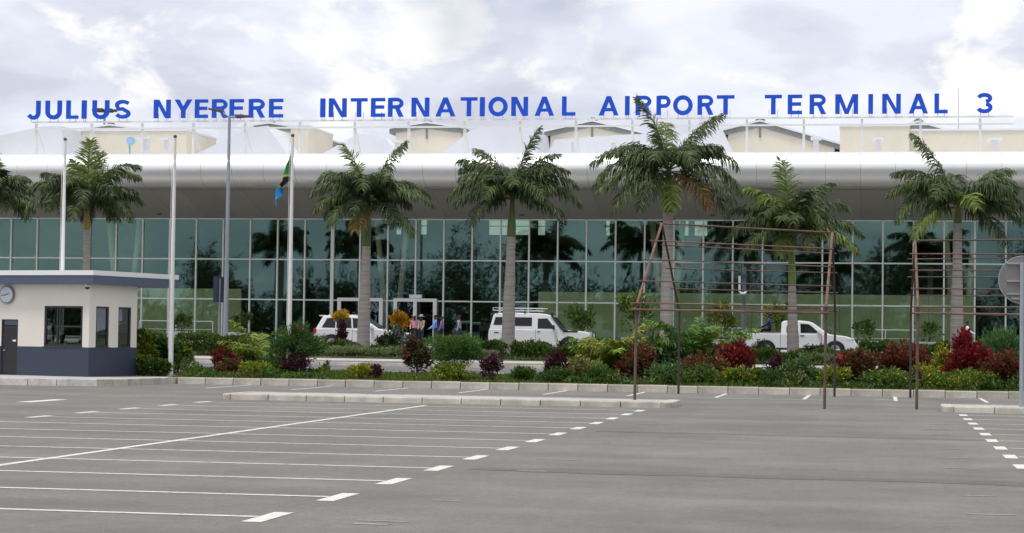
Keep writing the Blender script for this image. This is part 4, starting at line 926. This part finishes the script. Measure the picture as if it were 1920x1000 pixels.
# --- plants in planters by the glass front
def potted(px, wpx, pytop, Y, pal, label, n=700, box_w=1.5, size=.2, lift=0.):
    zb_ = G(Y); x = X_at(px, Y); t = empty('potted_plant', (x, Y, zb_), label, 'potted plant', 'planters along the glass front'); hw = wpx*ppm(px, Y)/2; h = Z_at(px, pytop, Y)-zb_
    b = MB(); w = box_w/2; b.box(-w, w, -.45, .45, 0, .55); b.build('planter', M_PLANT, t, local=True, bevel=.02)
    MB().box(-w+.06, w-.06, -.39, .39, .551, .56).build('soil', M_SOIL, t, local=True)
    V, Q, T = leaves(n, (0, 0, .55+(h-.55)*(.5+lift*.3)), (hw, hw*.8, (h-.55)*.55), size, pal, .5, .45, clumps=7); np_mesh('foliage', V, Q, T, M_LEAF, t)
    for k in range(3): MB().cyl((.05*k-.05, 0, .5), (random.uniform(-.3, .3), random.uniform(-.2, .2), h*.75), .03, .015, 6).build('stem', M_STEM, t, local=True)
potted(1090, 54, 571, 112, GRN, 'round green shrub in a planter right of the off-roader bonnet', 1100)
potted(1192, 74, 545, 113, GRN+YGR[:1], 'tall loose green shrub in a planter behind the left frame rafter', 700, size=.26)
potted(1354, 60, 570, 112, YGR+BRN[:2]+GRN, 'yellow-brown shrub in a planter left of the path lamp', 900)
potted(1458, 50, 568, 113, GRN+YGR[:1], 'leafy shrub in a planter behind the pickup cab', 700)
potted(1622, 50, 598, 112, DGR+GRN, 'low dark palm-like shrub in a planter right of the pickup nose', 500)
potted(1742, 60, 604, 112, GRN+DGR, 'sparse green shrub in a grey planter left of the rightmost palm trunk', 420)
potted(341, 34, 590, 113, DGR, 'small dark shrub in a planter near the booth', 350)
potted(455, 40, 588, 113, DGR, 'dark shrub in a planter between the street lamp and flagpole', 420)
# --- grass and ground cover
def grass(name, n, x0, x1, y0, y1, hgt, pal, label, wd=.014):
    x = rng.uniform(x0, x1, n); y = rng.uniform(y0, y1, n); zz = np.interp(y, [p_[0] for p_ in PROF], [p_[1] for p_ in PROF])-.02
    a = rng.uniform(0, 6.28, n); h = hgt*rng.uniform(.4, 1.3, n)*(.6+.6*np.abs(np.sin(x*.9)*np.cos(x*.37+y))); ln = rng.normal(0, .4, (n, 2))*h[:, None]
    w = wd*rng.uniform(.7, 1.6, n); V = np.stack([np.stack([x-w*np.cos(a), y-w*np.sin(a), zz], 1), np.stack([x+w*np.cos(a), y+w*np.sin(a), zz], 1), np.stack([x+ln[:, 0], y+ln[:, 1], zz+h], 1)], 1).reshape(-1, 3)
    T = np.array(pal)[rng.integers(0, len(pal), n)]*rng.uniform(.6, 1.4, (n, 1)); o = np_mesh(name, V, np.arange(n*3).reshape(n, 3), T, M_LEAF); return tag(o, label, 'grass', kind='stuff')
grass('grass', 60000, -24.5, 12, 67.4, 74.9, .16, [(.10, .15, .02), (.13, .17, .03), (.07, .11, .02)], 'short light green grass along the front planting bed', .02)
grass('ground_cover', 30000, -50, 14, 88.5, 96.5, .22, [(.06, .10, .02), (.09, .13, .04), (.05, .08, .02)], 'green ground cover in the bed behind the road', .03)
def cover(n, a, bq, y0, y1, label):
    y = rng.uniform(y0, y1, n); u = rng.random(n); xa = np.array([X_at(a, v) for v in (y0, y1)]); xb = np.array([X_at(bq, v) for v in (y0, y1)]); w = (y-y0)/(y1-y0)
    x = (xa[0]+(xa[1]-xa[0])*w)*(1-u)+(xb[0]+(xb[1]-xb[0])*w)*u
    hh = .16+.5*np.clip(np.sin(x*1.7+y)*.5+np.sin(x*.63-y*1.3)*.5+.35*np.sin(x*4.1), 0, 1.2); zz = np.interp(y, [p_[0] for p_ in PROF], [p_[1] for p_ in PROF])
    pos = np.stack([x, y, zz+hh*rng.random(n)**.6], 1); d = unit(np.stack([rng.normal(size=n)*.7, -.4+rng.normal(size=n)*.6, .7+rng.normal(size=n)*.4], 1)); sd = unit(np.cross(d, rng.normal(size=(n, 3)))); L_ = .11*rng.uniform(.6, 1.6, (n, 1))
    V = np.stack([pos, pos+d*L_*.5+sd*L_*.22, pos+d*L_, pos+d*L_*.5-sd*L_*.22], 1).reshape(-1, 3); pal = np.array(GRN+GRN+YGR+DGR+BRN[:1]+PAL[:1]); kk = ((np.sin(x*.9)+np.sin(x*2.3+y*2))*2.2+rng.integers(0, 4, n)).astype(int) % len(pal)
    return tag(np_mesh('ground_cover', V, np.arange(n*4).reshape(n, 4), pal[kk]*rng.uniform(.6, 1.4, (n, 1))*GAIN, M_LEAF), label, 'plants', kind='stuff')
cover(26000, 1060, 1960, 68.0, 73.5, 'tangled low leafy plants filling the bed behind the shade frames')
cover(7000, 345, 620, 67.8, 72.5, 'tangled low leafy plants around the flagpole bush')
# --- the wood behind the viewer, which the glass front mirrors
def wood():
    Vs, Qs, Ts = [], [], []; o = 0
    r = random.Random(5); x = -190
    while x < 75:
        h = r.uniform(7.0, 14.0)*(1.2 if -110 < x < 20 else .62); w = r.uniform(3.5, 7); y = r.uniform(-78, -58)
        V, Q, T = leaves(3200, (x, y, h*.52), (w, w*.8, h*.56), .42, [(.03, .055, .015), (.02, .04, .012), (.045, .07, .02)], .3, .6, clumps=10, seed=r.randint(0, 99999))
        Vs.append(V); Qs.append(Q+o); Ts.append(T); o += len(V); x += r.uniform(2.6, 6.5)
    m = 30000; p = np.stack([rng.uniform(-190, 80, m), rng.uniform(-66, -56, m), rng.uniform(0, 6.0, m)*rng.uniform(.5, 1, m)], 1); d = unit(rng.normal(size=(m, 3))); s = unit(np.cross(d, rng.normal(size=(m, 3))))
    V = np.stack([p, p+d*.5+s*.3, p+d, p+d*.5-s*.3], 1).reshape(-1, 3); Vs.append(V); Qs.append(np.arange(m*4).reshape(m, 4)+o); Ts.append(np.tile([[.03, .05, .015]], (m, 1))*rng.uniform(.6, 1.3, (m, 1)))
    o = np_mesh('distant_trees', np.concatenate(Vs), np.concatenate(Qs), np.concatenate(Ts), M_LEAF); tag(o, 'dark belt of trees mirrored in the green glass front', 'trees', kind='stuff')
wood()

# ================================================================== VEHICLES (side view, fronts to the right)
def arch(cx, r, n=10): return [(cx+r*math.cos(math.pi*(1-k/n)), .36+r*math.sin(math.pi*(1-k/n))*.98) for k in range(n+1)]
def vehicle(name, px0, px1, Y, label, cat, low, roofline, belt, roofz, W, wheels, wins, screen, rear, inset=.13, wr=.37, open_bed=None):
    xa, xb = X_at(px0, Y), X_at(px1, Y); L0 = max(p[0] for p in low); k = (xb-xa)/L0; zb_ = G(Y)
    t = empty(name, (xa, Y, zb_), label, cat, 'white vehicles parked in front of the terminal')
    sx = lambda pts: [(x*k, z) for x, z in pts]; hw = W/2
    bot = [];
    for cx in sorted(wheels): bot += arch(cx, wr+.07)
    poly = sx([(low[0][0], low[0][1])]+bot+[(low[-1][0], low[-1][1])]+list(reversed(low[1:-1])))
    b = MB(); b.prism(poly, -hw, hw, 'y')
    body = b.build('body', M_CAR, t, local=True, bevel=.05)
    ins = lambda z: inset*max(0, (z-belt))/(roofz-belt)
    b = MB(); P = sx(roofline); n = len(P); b.v = [(x, -hw+.015+ins(z), z) for x, z in P]+[(x, hw-.015-ins(z), z) for x, z in P]
    b.f = [tuple(range(n)), tuple(reversed(range(n, 2*n)))]+[(i, n+i, n+(i+1) % n, (i+1) % n) for i in range(n)]; b.m = [0]*len(b.f)
    b.build('cabin', M_CAR, t, local=True, bevel=.045)
    for w in wins:
        q = sx(w); m = len(q)
        for sgn in (-1, 1):
            b = MB(); ys = [sgn*(hw-.015-ins(z)) for _, z in q]
            b.v = [(x, y+sgn*.012, z) for (x, z), y in zip(q, ys)]+[(x, y-sgn*.02, z) for (x, z), y in zip(q, ys)]
            b.f = [tuple(range(m)), tuple(reversed(range(m, 2*m)))]+[(i, m+i, m+(i+1) % m, (i+1) % m) for i in range(m)]; b.m = [0]*len(b.f); b.build('side_window', M_CARG, t, local=True)
    for nm, (a, c), o in (('windscreen', screen, .014), ('rear_window', rear, -.014)):
        (x0, z0), (x1, z1_) = sx([a, c]); y0, y1 = hw-.09-ins(z0), hw-.09-ins(z1_)
        dx, dz_ = x1-x0, z1_-z0; l = math.hypot(dx, dz_); nx, nz = dz_/l*.016, -dx/l*.016
        if nm == 'rear_window' and nx > 0: nx, nz = -nx, -nz
        if nm == 'windscreen' and nx < 0: nx, nz = -nx, -nz
        b = MB(); b.add([(x0+nx, -y0, z0+nz), (x0+nx, y0, z0+nz), (x1+nx, y1, z1_+nz), (x1+nx, -y1, z1_+nz), (x0-nx, -y0, z0-nz), (x0-nx, y0, z0-nz), (x1-nx, y1, z1_-nz), (x1-nx, -y1, z1_-nz)], [(0, 1, 2, 3), (7, 6, 5, 4), (0, 4, 5, 1), (1, 5, 6, 2), (2, 6, 7, 3), (3, 7, 4, 0)]); b.build(nm, M_CARG, t, local=True)
    for cx in wheels:
        for sgn in (-1, 1):
            wh = empty('wheel', (cx*k, sgn*(hw-.14), wr), parent=t)
            MB().cyl((0, -.12, 0), (0, .12, 0), wr, wr, 24).build('tyre', M_TYRE, wh, local=True, bevel=.03)
            b = MB(); b.cyl((0, -.125, 0), (0, .125, 0), wr*.62, wr*.62, 20)
            for s_ in range(6):
                a = s_*math.pi/3; b.cyl((0, sgn*.128, 0), (wr*.55*math.cos(a), sgn*.128, wr*.55*math.sin(a)), .03, .03, 5)
            b.build('rim', M_RIM, wh, local=True)
        MB().cyl((cx*k, -hw+.3, wr), (cx*k, hw-.3, wr), wr+.05, wr+.05, 16).build('wheel_well', M_PLAST, t, local=True)
    Lk = L0*k
    def part(nm, mt, *boxes, bevel=.015):
        b = MB()
        for q in boxes: b.box(*q)
        return b.build(nm, mt, t, local=True, bevel=bevel)
    return t, k, hw, Lk, part
def doorgap(part, xs_, hw, z0, z1): 
    for x in xs_: part('door_gap', M_PLAST, (x-.008, x+.008, -hw-.003, -hw+.01, z0, z1), (x-.008, x+.008, hw-.01, hw+.003, z0, z1), bevel=0)
# white estate SUV
t, k, hw, Lk, part = vehicle('estate_car', 598, 768, 103.0, 'white five-door estate car parked behind the left palm trunk', 'car',
    [(.02, .42), (0, .75), (.06, 1.12), (3.2, 1.12), (3.45, 1.10), (4.25, 1.0), (4.62, .84), (4.75, .58), (4.70, .34)],
    [(.10, 1.08), (.42, 1.70), (.50, 1.76), (1.2, 1.81), (2.1, 1.79), (2.45, 1.72), (3.42, 1.09)], 1.1, 1.81, 1.86, (.93, 3.72),
    [[(.42, 1.16), (.68, 1.64), (1.12, 1.66), (1.12, 1.14)], [(1.18, 1.14), (1.18, 1.66), (1.92, 1.66), (1.98, 1.14)], [(2.06, 1.14), (2.0, 1.66), (2.3, 1.64), (3.02, 1.16)]], ((3.36, 1.13), (2.50, 1.69)), ((.14, 1.16), (.40, 1.66)))
part('headlight', M_LENS, (Lk-.38*k, Lk-.10*k, -hw-.008, -hw+.3, .78, .93)); part('headlight', M_LENS, (Lk-.38*k, Lk-.10*k, hw-.3, hw+.008, .78, .93))
part('grille', M_PLAST, (Lk-.10, Lk+.012, -.45, .45, .62, .84)); part('tail_light', M_REDL, (-.01, .16, -hw-.006, -hw+.14, .85, 1.1)); part('tail_light', M_REDL, (-.01, .16, hw-.14, hw+.006, .85, 1.1))
part('door_handle', M_CAR, (1.2*k, 1.4*k, -hw-.03, -hw+.01, 1.0, 1.03)); part('door_handle', M_CAR, (2.12*k, 2.32*k, -hw-.03, -hw+.01, 1.0, 1.03))
part('mirror', M_CAR, (2.95*k, 3.1*k, -hw-.2, -hw+.02, 1.12, 1.28)); part('mirror', M_CAR, (2.95*k, 3.1*k, hw-.02, hw+.2, 1.12, 1.28))
part('rear_spoiler', M_CAR, (.22*k, .55*k, -.7, .7, 1.74, 1.79)); doorgap(part, (1.15*k, 2.02*k, 3.05*k), hw, .45, 1.1); part('roof_rail', M_RIM, (.7*k, 2.2*k, -.68, -.65, 1.80, 1.84), (.7*k, 2.2*k, .65, .68, 1.80, 1.84))
part('bumper', M_CAR, (Lk-.12, Lk+.05, -hw+.08, hw-.08, .40, .60), bevel=.03)
# boxy off-roader with roof rack and snorkel
t, k, hw, Lk, part = vehicle('off_roader', 922, 1112, 103.0, 'boxy white off-roader with roof rack and black snorkel', 'car',
    [(.04, .45), (0, .8), (.04, 1.20), (3.6, 1.20), (3.75, 1.19), (4.95, 1.10), (5.12, 1.02), (5.18, .75), (5.12, .45)],
    [(.06, 1.16), (.24, 1.90), (.36, 2.0), (1.2, 2.04), (2.5, 2.02), (3.0, 1.96), (3.18, 1.88), (3.78, 1.17)], 1.18, 2.04, 1.77, (1.05, 4.1),
    [[(.26, 1.40), (.36, 1.80), (.86, 1.80), (.86, 1.40)], [(1.30, 1.36), (1.30, 1.80), (2.22, 1.80), (2.22, 1.36)], [(2.52, 1.24), (2.52, 1.74), (3.0, 1.76), (3.38, 1.28), (3.34, 1.24)]], ((3.74, 1.22), (3.21, 1.84)), ((.09, 1.35), (.22, 1.82)), inset=.10, wr=.40)
part('roof_rack', M_WHITE, (.2, 2.6*k, -.78, -.74, 2.13, 2.17), (.2, 2.6*k, .74, .78, 2.13, 2.17), (.2, 2.75*k, -.80, -.77, 2.26, 2.29), (.2, 2.75*k, .77, .80, 2.26, 2.29), (.2, .24, -.739, .739, 2.13, 2.169), (2.6*k-.04, 2.6*k, -.739, .739, 2.13, 2.169), *[(x, x+.05, -.739, .739, 2.14, 2.16) for x in (.6, 1.0, 1.4, 1.8, 2.2)], *[(x, x+.03, -.79, -.775, 2.165, 2.262) for x in (.22, .7, 1.2, 1.7, 2.2, 2.5)], bevel=0)
part('rack_foot', M_PLAST, *[(x, x+.06, s*.76-.03, s*.76+.03, 1.98, 2.128) for x in (.4, 1.8*k+.02) for s in (-1, 1)], bevel=0)
b = MB(); b.tube([(4.05*k, -hw+.02, 1.12), (3.76*k, -hw-.02, 1.22), (3.24*k, -hw+.06, 1.90), (3.22*k, -hw+.06, 1.98)], .05, 8); b.cyl((3.22*k, -hw+.06, 1.93), (3.22*k, -hw+.06, 2.06), .085, .085, 10); b.build('snorkel', M_PLAST, t, local=True)
part('wing_trim', M_PLAST, (3.8*k, 4.55*k, -hw-.012, -hw+.1, 1.06, 1.15)); part('mirror', M_PLAST, (3.28*k, 3.38*k, -hw-.2, -hw+.02, 1.2, 1.42)); part('mirror', M_PLAST, (3.28*k, 3.38*k, hw-.02, hw+.2, 1.2, 1.42))
part('fuel_flap', M_PLAST, (.32, .56, -hw-.006, -hw+.01, .96, 1.03)); part('headlight', M_LENS, (Lk-.12, Lk+.01, -hw+.08, -hw+.32, .82, 1.0)); part('headlight', M_LENS, (Lk-.12, Lk+.01, hw-.32, hw-.08, .82, 1.0))
part('bull_bar', M_PLAST, (Lk-.02, Lk+.12, -hw+.1, hw-.1, .5, .66), (Lk+.05, Lk+.10, -.5, -.45, .661, 1.15), (Lk+.05, Lk+.10, .45, .5, .661, 1.15)); doorgap(part, (2.42*k, 3.5*k), hw, .5, 1.2)
part('tail_light', M_REDL, (-.012, .05, -hw+.02, -hw+.16, .7, .95)); part('tail_light', M_REDL, (-.012, .05, hw-.16, hw-.02, .7, .95)); part('door_handle', M_PLAST, (2.5*k, 2.66*k, -hw-.025, -hw+.01, 1.06, 1.10))
# pickup
t, k, hw, Lk, part = vehicle('pickup_truck', 1398, 1609, 101.5, 'white double-cab pickup truck with load bed at the left', 'pickup',
    [(.03, .55), (0, .85), (.04, 1.16), (3.75, 1.16), (3.95, 1.14), (4.75, 1.05), (5.1, .92), (5.28, .62), (5.22, .42)],
    [(1.72, 1.12), (1.74, 1.70), (1.86, 1.78), (2.6, 1.80), (3.0, 1.76), (3.2, 1.70), (3.98, 1.13)], 1.14, 1.80, 1.84, (1.02, 4.25),
    [[(1.98, 1.22), (1.98, 1.50), (2.06, 1.64), (2.46, 1.65), (2.48, 1.22)], [(2.64, 1.20), (2.62, 1.65), (2.98, 1.63), (3.1, 1.57), (3.5, 1.20)]], ((3.92, 1.17), (3.24, 1.67)), ((1.715, 1.22), (1.73, 1.64)), wr=.39)
part('load_bed', M_PLAST, (.08, 1.66*k, -hw+.1, hw-.1, 1.165, 1.17)); part('bed_rail', mat('bed_trim', (.3, .29, .29), .5), (.03, 1.68*k, -hw+.012, -hw+.1, 1.162, 1.20), (.03, 1.68*k, hw-.1, hw-.012, 1.162, 1.20))
part('tail_light', M_REDL, (-.015, .13, -hw-.006, -hw+.12, .78, 1.13)); part('tail_light', M_REDL, (-.015, .13, hw-.12, hw+.006, .78, 1.13))
part('headlight', M_LENS, (Lk-.55, Lk-.18, -hw-.008, -hw+.25, .84, .96)); part('headlight', M_LENS, (Lk-.55, Lk-.18, hw-.25, hw+.008, .84, .96)); part('grille', M_PLAST, (Lk-.16, Lk+.01, -.5, .5, .66, .9))
part('door_handle', M_PLAST, (2.02*k, 2.18*k, -hw-.03, -hw+.01, 1.06, 1.10)); part('door_handle', M_PLAST, (2.62*k, 2.82*k, -hw-.03, -hw+.01, 1.04, 1.08)); part('mirror', M_CAR, (3.42*k, 3.56*k, -hw-.22, -hw+.02, 1.16, 1.34)); part('mirror', M_CAR, (3.42*k, 3.56*k, hw-.02, hw+.22, 1.16, 1.34))
doorgap(part, (1.70*k, 2.56*k, 3.62*k), hw, .5, 1.15); part('bumper', M_CAR, (Lk-.1, Lk+.07, -hw+.08, hw-.08, .42, .60), bevel=.03)
part('sill_trim', M_PLAST, (1.5*k, 3.75*k, -hw-.01, -hw+.03, .36, .46)); part('number_plate', M_PLATE, (Lk+.06, Lk+.075, -.25, .25, .46, .57))
BED = wloc(t)+Vector((1.15*k, 0, 1.18))

# ================================================================== PEOPLE
SKIN = mat('skin_dark', (.075, .038, .024), .55); HAIR = mat('hair_black', (.008, .007, .007), .7); SHOE = mat('shoe_black', (.012, .012, .013), .5)
def person(loc, face, label, shirt, trousers, walk=0., arm=.1, sit=False, hat=None, sleeve='long', H=1.70):
    """one skinned body; face = heading in the ground plane (radians)"""
    t = empty('person', loc, label, 'person', rz=face)           # +X is forward
    k = H/1.70; V = []; E = []; Rr = []; lab_ = []
    def v(p, r, l): V.append((p[0]*k, p[1]*k, p[2]*k)); Rr.append(r*k); lab_.append(l); return len(V)-1
    dz = -.42 if sit else 0
    pel = v((0, 0, .95+dz), .135, 't'); wst = v((0, 0, 1.08+dz), .125, 's'); chs = v((.01, 0, 1.28+dz), .145, 's'); nk = v((0, 0, 1.45+dz), .055, 'k'); hd0 = v((.01, 0, 1.54+dz), .075, 'k'); hd1 = v((.02, 0, 1.62+dz), .092, 'k'); hd2 = v((.01, 0, 1.68+dz), .06, 'h')
    E += [(pel, wst), (wst, chs), (chs, nk), (nk, hd0), (hd0, hd1), (hd1, hd2)]
    ns = v((.11, 0, 1.595+dz), .014, 'k'); E.append((hd1, ns))
    for s in (-1, 1):
        er = v((0, s*.085, 1.60+dz), .016, 'k'); E.append((hd1, er))
        sw = s*walk; hip = v((0, s*.09, .88+dz), .095, 't')
        if sit: kn = v((.40, s*.10, .50), .065, 't'); an = v((.42, s*.10, .10), .045, 't')
        else: kn = v((.42*math.sin(sw)+.02, s*.09, .88-.42*math.cos(sw)), .065, 't'); an = v((.42*math.sin(sw)+.40*math.sin(sw-.35*max(0, -s*1.0)*(walk > 0)), s*.09, .08+(.05 if sw < 0 else 0)), .043, 't')
        ft = v((V[an][0]/k+.15, s*.10, .04), .038, 'b'); E += [(pel, hip), (hip, kn), (kn, an), (an, ft)]
        sh = v((0, s*.17, 1.39+dz), .062, 's'); a = -sw*.8+arm; el = v((.28*math.sin(a)-.01, s*.22, 1.39-.28*math.cos(a)+dz), .046, 's'); wr_ = v((.28*math.sin(a)+.25*math.sin(a+.5), s*.22, 1.39-.28*math.cos(a)-.25*math.cos(a+.5)+dz), .032, 's' if sleeve == 'long' else 'k')
        pm_ = v((V[wr_][0]/k+.07*math.sin(a+.5), s*.22, V[wr_][2]/k-.07*math.cos(a+.5)), .03, 'k'); E += [(chs, sh), (sh, el), (el, wr_), (wr_, pm_)]
        dx, dz2 = math.sin(a+.7), -math.cos(a+.7)
        for q, (oy, ln) in enumerate(((-.027, .070), (-.009, .080), (.009, .075), (.027, .060))):
            f1 = v((V[pm_][0]/k+dx*ln*.5+.004*q, s*.22+oy, V[pm_][2]/k+dz2*ln*.5), .009, 'k'); f2 = v((V[f1][0]/k+dx*ln*.5+.02, s*.22+oy, V[f1][2]/k+dz2*ln*.45), .008, 'k'); E += [(pm_, f1), (f1, f2)]
        th = v((V[wr_][0]/k+.05, s*.20, V[wr_][2]/k-.06), .010, 'k'); E.append((wr_, th))
    me = bpy.data.meshes.new('body'); me.from_pydata(V, E, []); o = bpy.data.objects.new('body', me); col.objects.link(o)
    md = o.modifiers.new('skin', 'SKIN'); md.use_smooth_shade = True
    for i, d in enumerate(me.skin_vertices[0].data): d.radius = (Rr[i], Rr[i]); d.use_root = (i == 0)
    sb = o.modifiers.new('sub', 'SUBSURF'); sb.levels = 1; sb.render_levels = 1
    dg = bpy.context.evaluated_depsgraph_get(); nm = bpy.data.meshes.new_from_object(o.evaluated_get(dg)); bpy.data.objects.remove(o)
    VA = np.array(V); nm.materials.clear(); ks = ['s', 't', 'k', 'h', 'b']
    for m_ in (shirt, trousers, SKIN, HAIR, SHOE): nm.materials.append(m_)
    for p in nm.polygons:
        c = np.array(p.center); j = int(np.argmin(np.linalg.norm(VA-c, axis=1))); p.material_index = ks.index(lab_[j]); p.use_smooth = True
    b = bpy.data.objects.new('body', nm); col.objects.link(b); b.parent = t
    hz = (1.66+dz)*k
    if hat: MB().cyl((.02*k, 0, hz+.0), (.02*k, 0, hz+.015), .19, .19, 18).cyl((.02*k, 0, hz+.015), (.02*k, 0, hz+.12), .105, .085, 16).build('hat', hat, t, local=True)
    else: MB().sphere((-.005, 0, hz-.01), .1*k, 12, 8, .85).build('hair', HAIR, t, local=True, smooth=True)
    for s in (-1, 1): MB().sphere((.105*k, s*.035*k, (1.615+dz)*k), .012*k, 6, 4).build('eye', M_WHITE, t, local=True)
    return t
C_WH = mat('shirt_white', (.75, .76, .78), .8); C_BK = mat('cloth_black', (.012, .012, .014), .8); C_PK = mat('shirt_pink', (.55, .26, .33), .8); C_BL = mat('shirt_blue', (.16, .30, .70), .8); C_PL = mat('shirt_violet', (.24, .13, .38), .8)
C_CK = mat('shirt_check', (.20, .21, .28), .8, col2=(.5, .5, .55), var=.3, vscale=14); C_JN = mat('jeans', (.03, .045, .09), .85); C_HAT = mat('straw_hat', (.50, .44, .36), .8, var=.15); C_GR = mat('cloth_green', (.02, .22, .14), .8); C_NV = mat('cloth_navy', (.03, .04, .16), .8); C_BG = mat('uniform_tan', (.42, .36, .28), .8)
def gp(px, Y): return Vector((X_at(px, Y), Y, G(Y)))
person(gp(1814, 111.5), R(0), 'man in white long-sleeved shirt and black trousers walking at the right', C_WH, C_BK, walk=.38, arm=.25)
person(gp(778, 110.3), R(-80), 'person in pink top with a straw hat by the entrance doors', C_PK, C_BK, hat=C_HAT, arm=.3)
person(gp(791, 110.6), R(-120), 'person in tan shirt with a straw hat beside the pink top', C_BG, C_JN, hat=C_HAT, arm=.2, H=1.66)
person(gp(817, 109.9), R(200), 'person in light blue shirt right of the entrance doors', C_BL, C_JN, arm=.4)
person(gp(829, 110.8), R(180), 'person in violet top just behind the light blue shirt', C_PL, C_BK, arm=.1, H=1.62)
person(gp(862, 110.2), R(170), 'person in checked shirt walking left towards the doors', C_CK, C_JN, walk=.3)
person(Vector((BED.x, BED.y, BED.z-.33)), R(175), 'person in dark blue sitting in the pickup load bed', C_NV, C_BK, sit=True, arm=.6)
gq = HC+hux*hit(117, 640, 'f')[0]+huy*1.1-hux*.84
person(Vector((gq.x, gq.y, .0)), HA-R(90), 'guard in tan uniform seen through the booth window', C_BG, C_NV, arm=.3, H=1.62)

# ================================================================== SMALL THINGS
def railing(a, bq, Y, label):
    xa, xb = X_at(a, Y), X_at(bq, Y); z = G(Y); t = empty('railing', ((xa+xb)/2, Y, z), label, 'railing', 'handrails along the glass front'); n = max(2, int((xb-xa)/1.8))
    for i in range(n+1):
        x = xa+(xb-xa)*i/n; MB().cyl((x, Y, z-.02), (x, Y, z+1.08), .025, .025, 8).build('post', M_ALU, t)
    MB().cyl((xa, Y, z+1.1), (xb, Y, z+1.1), .03, .03, 8).build('handrail', M_ALU, t); MB().cyl((xa, Y, z+.6), (xb, Y, z+.6), .015, .015, 6).build('midrail', M_ALU, t)
railing(262, 400, 117.5, 'aluminium handrail before the glass between booth and street lamp')
railing(1310, 1400, 117.5, 'aluminium handrail before the glass at the path lamp')
railing(1600, 1722, 117.5, 'aluminium handrail before the glass right of the pickup nose')
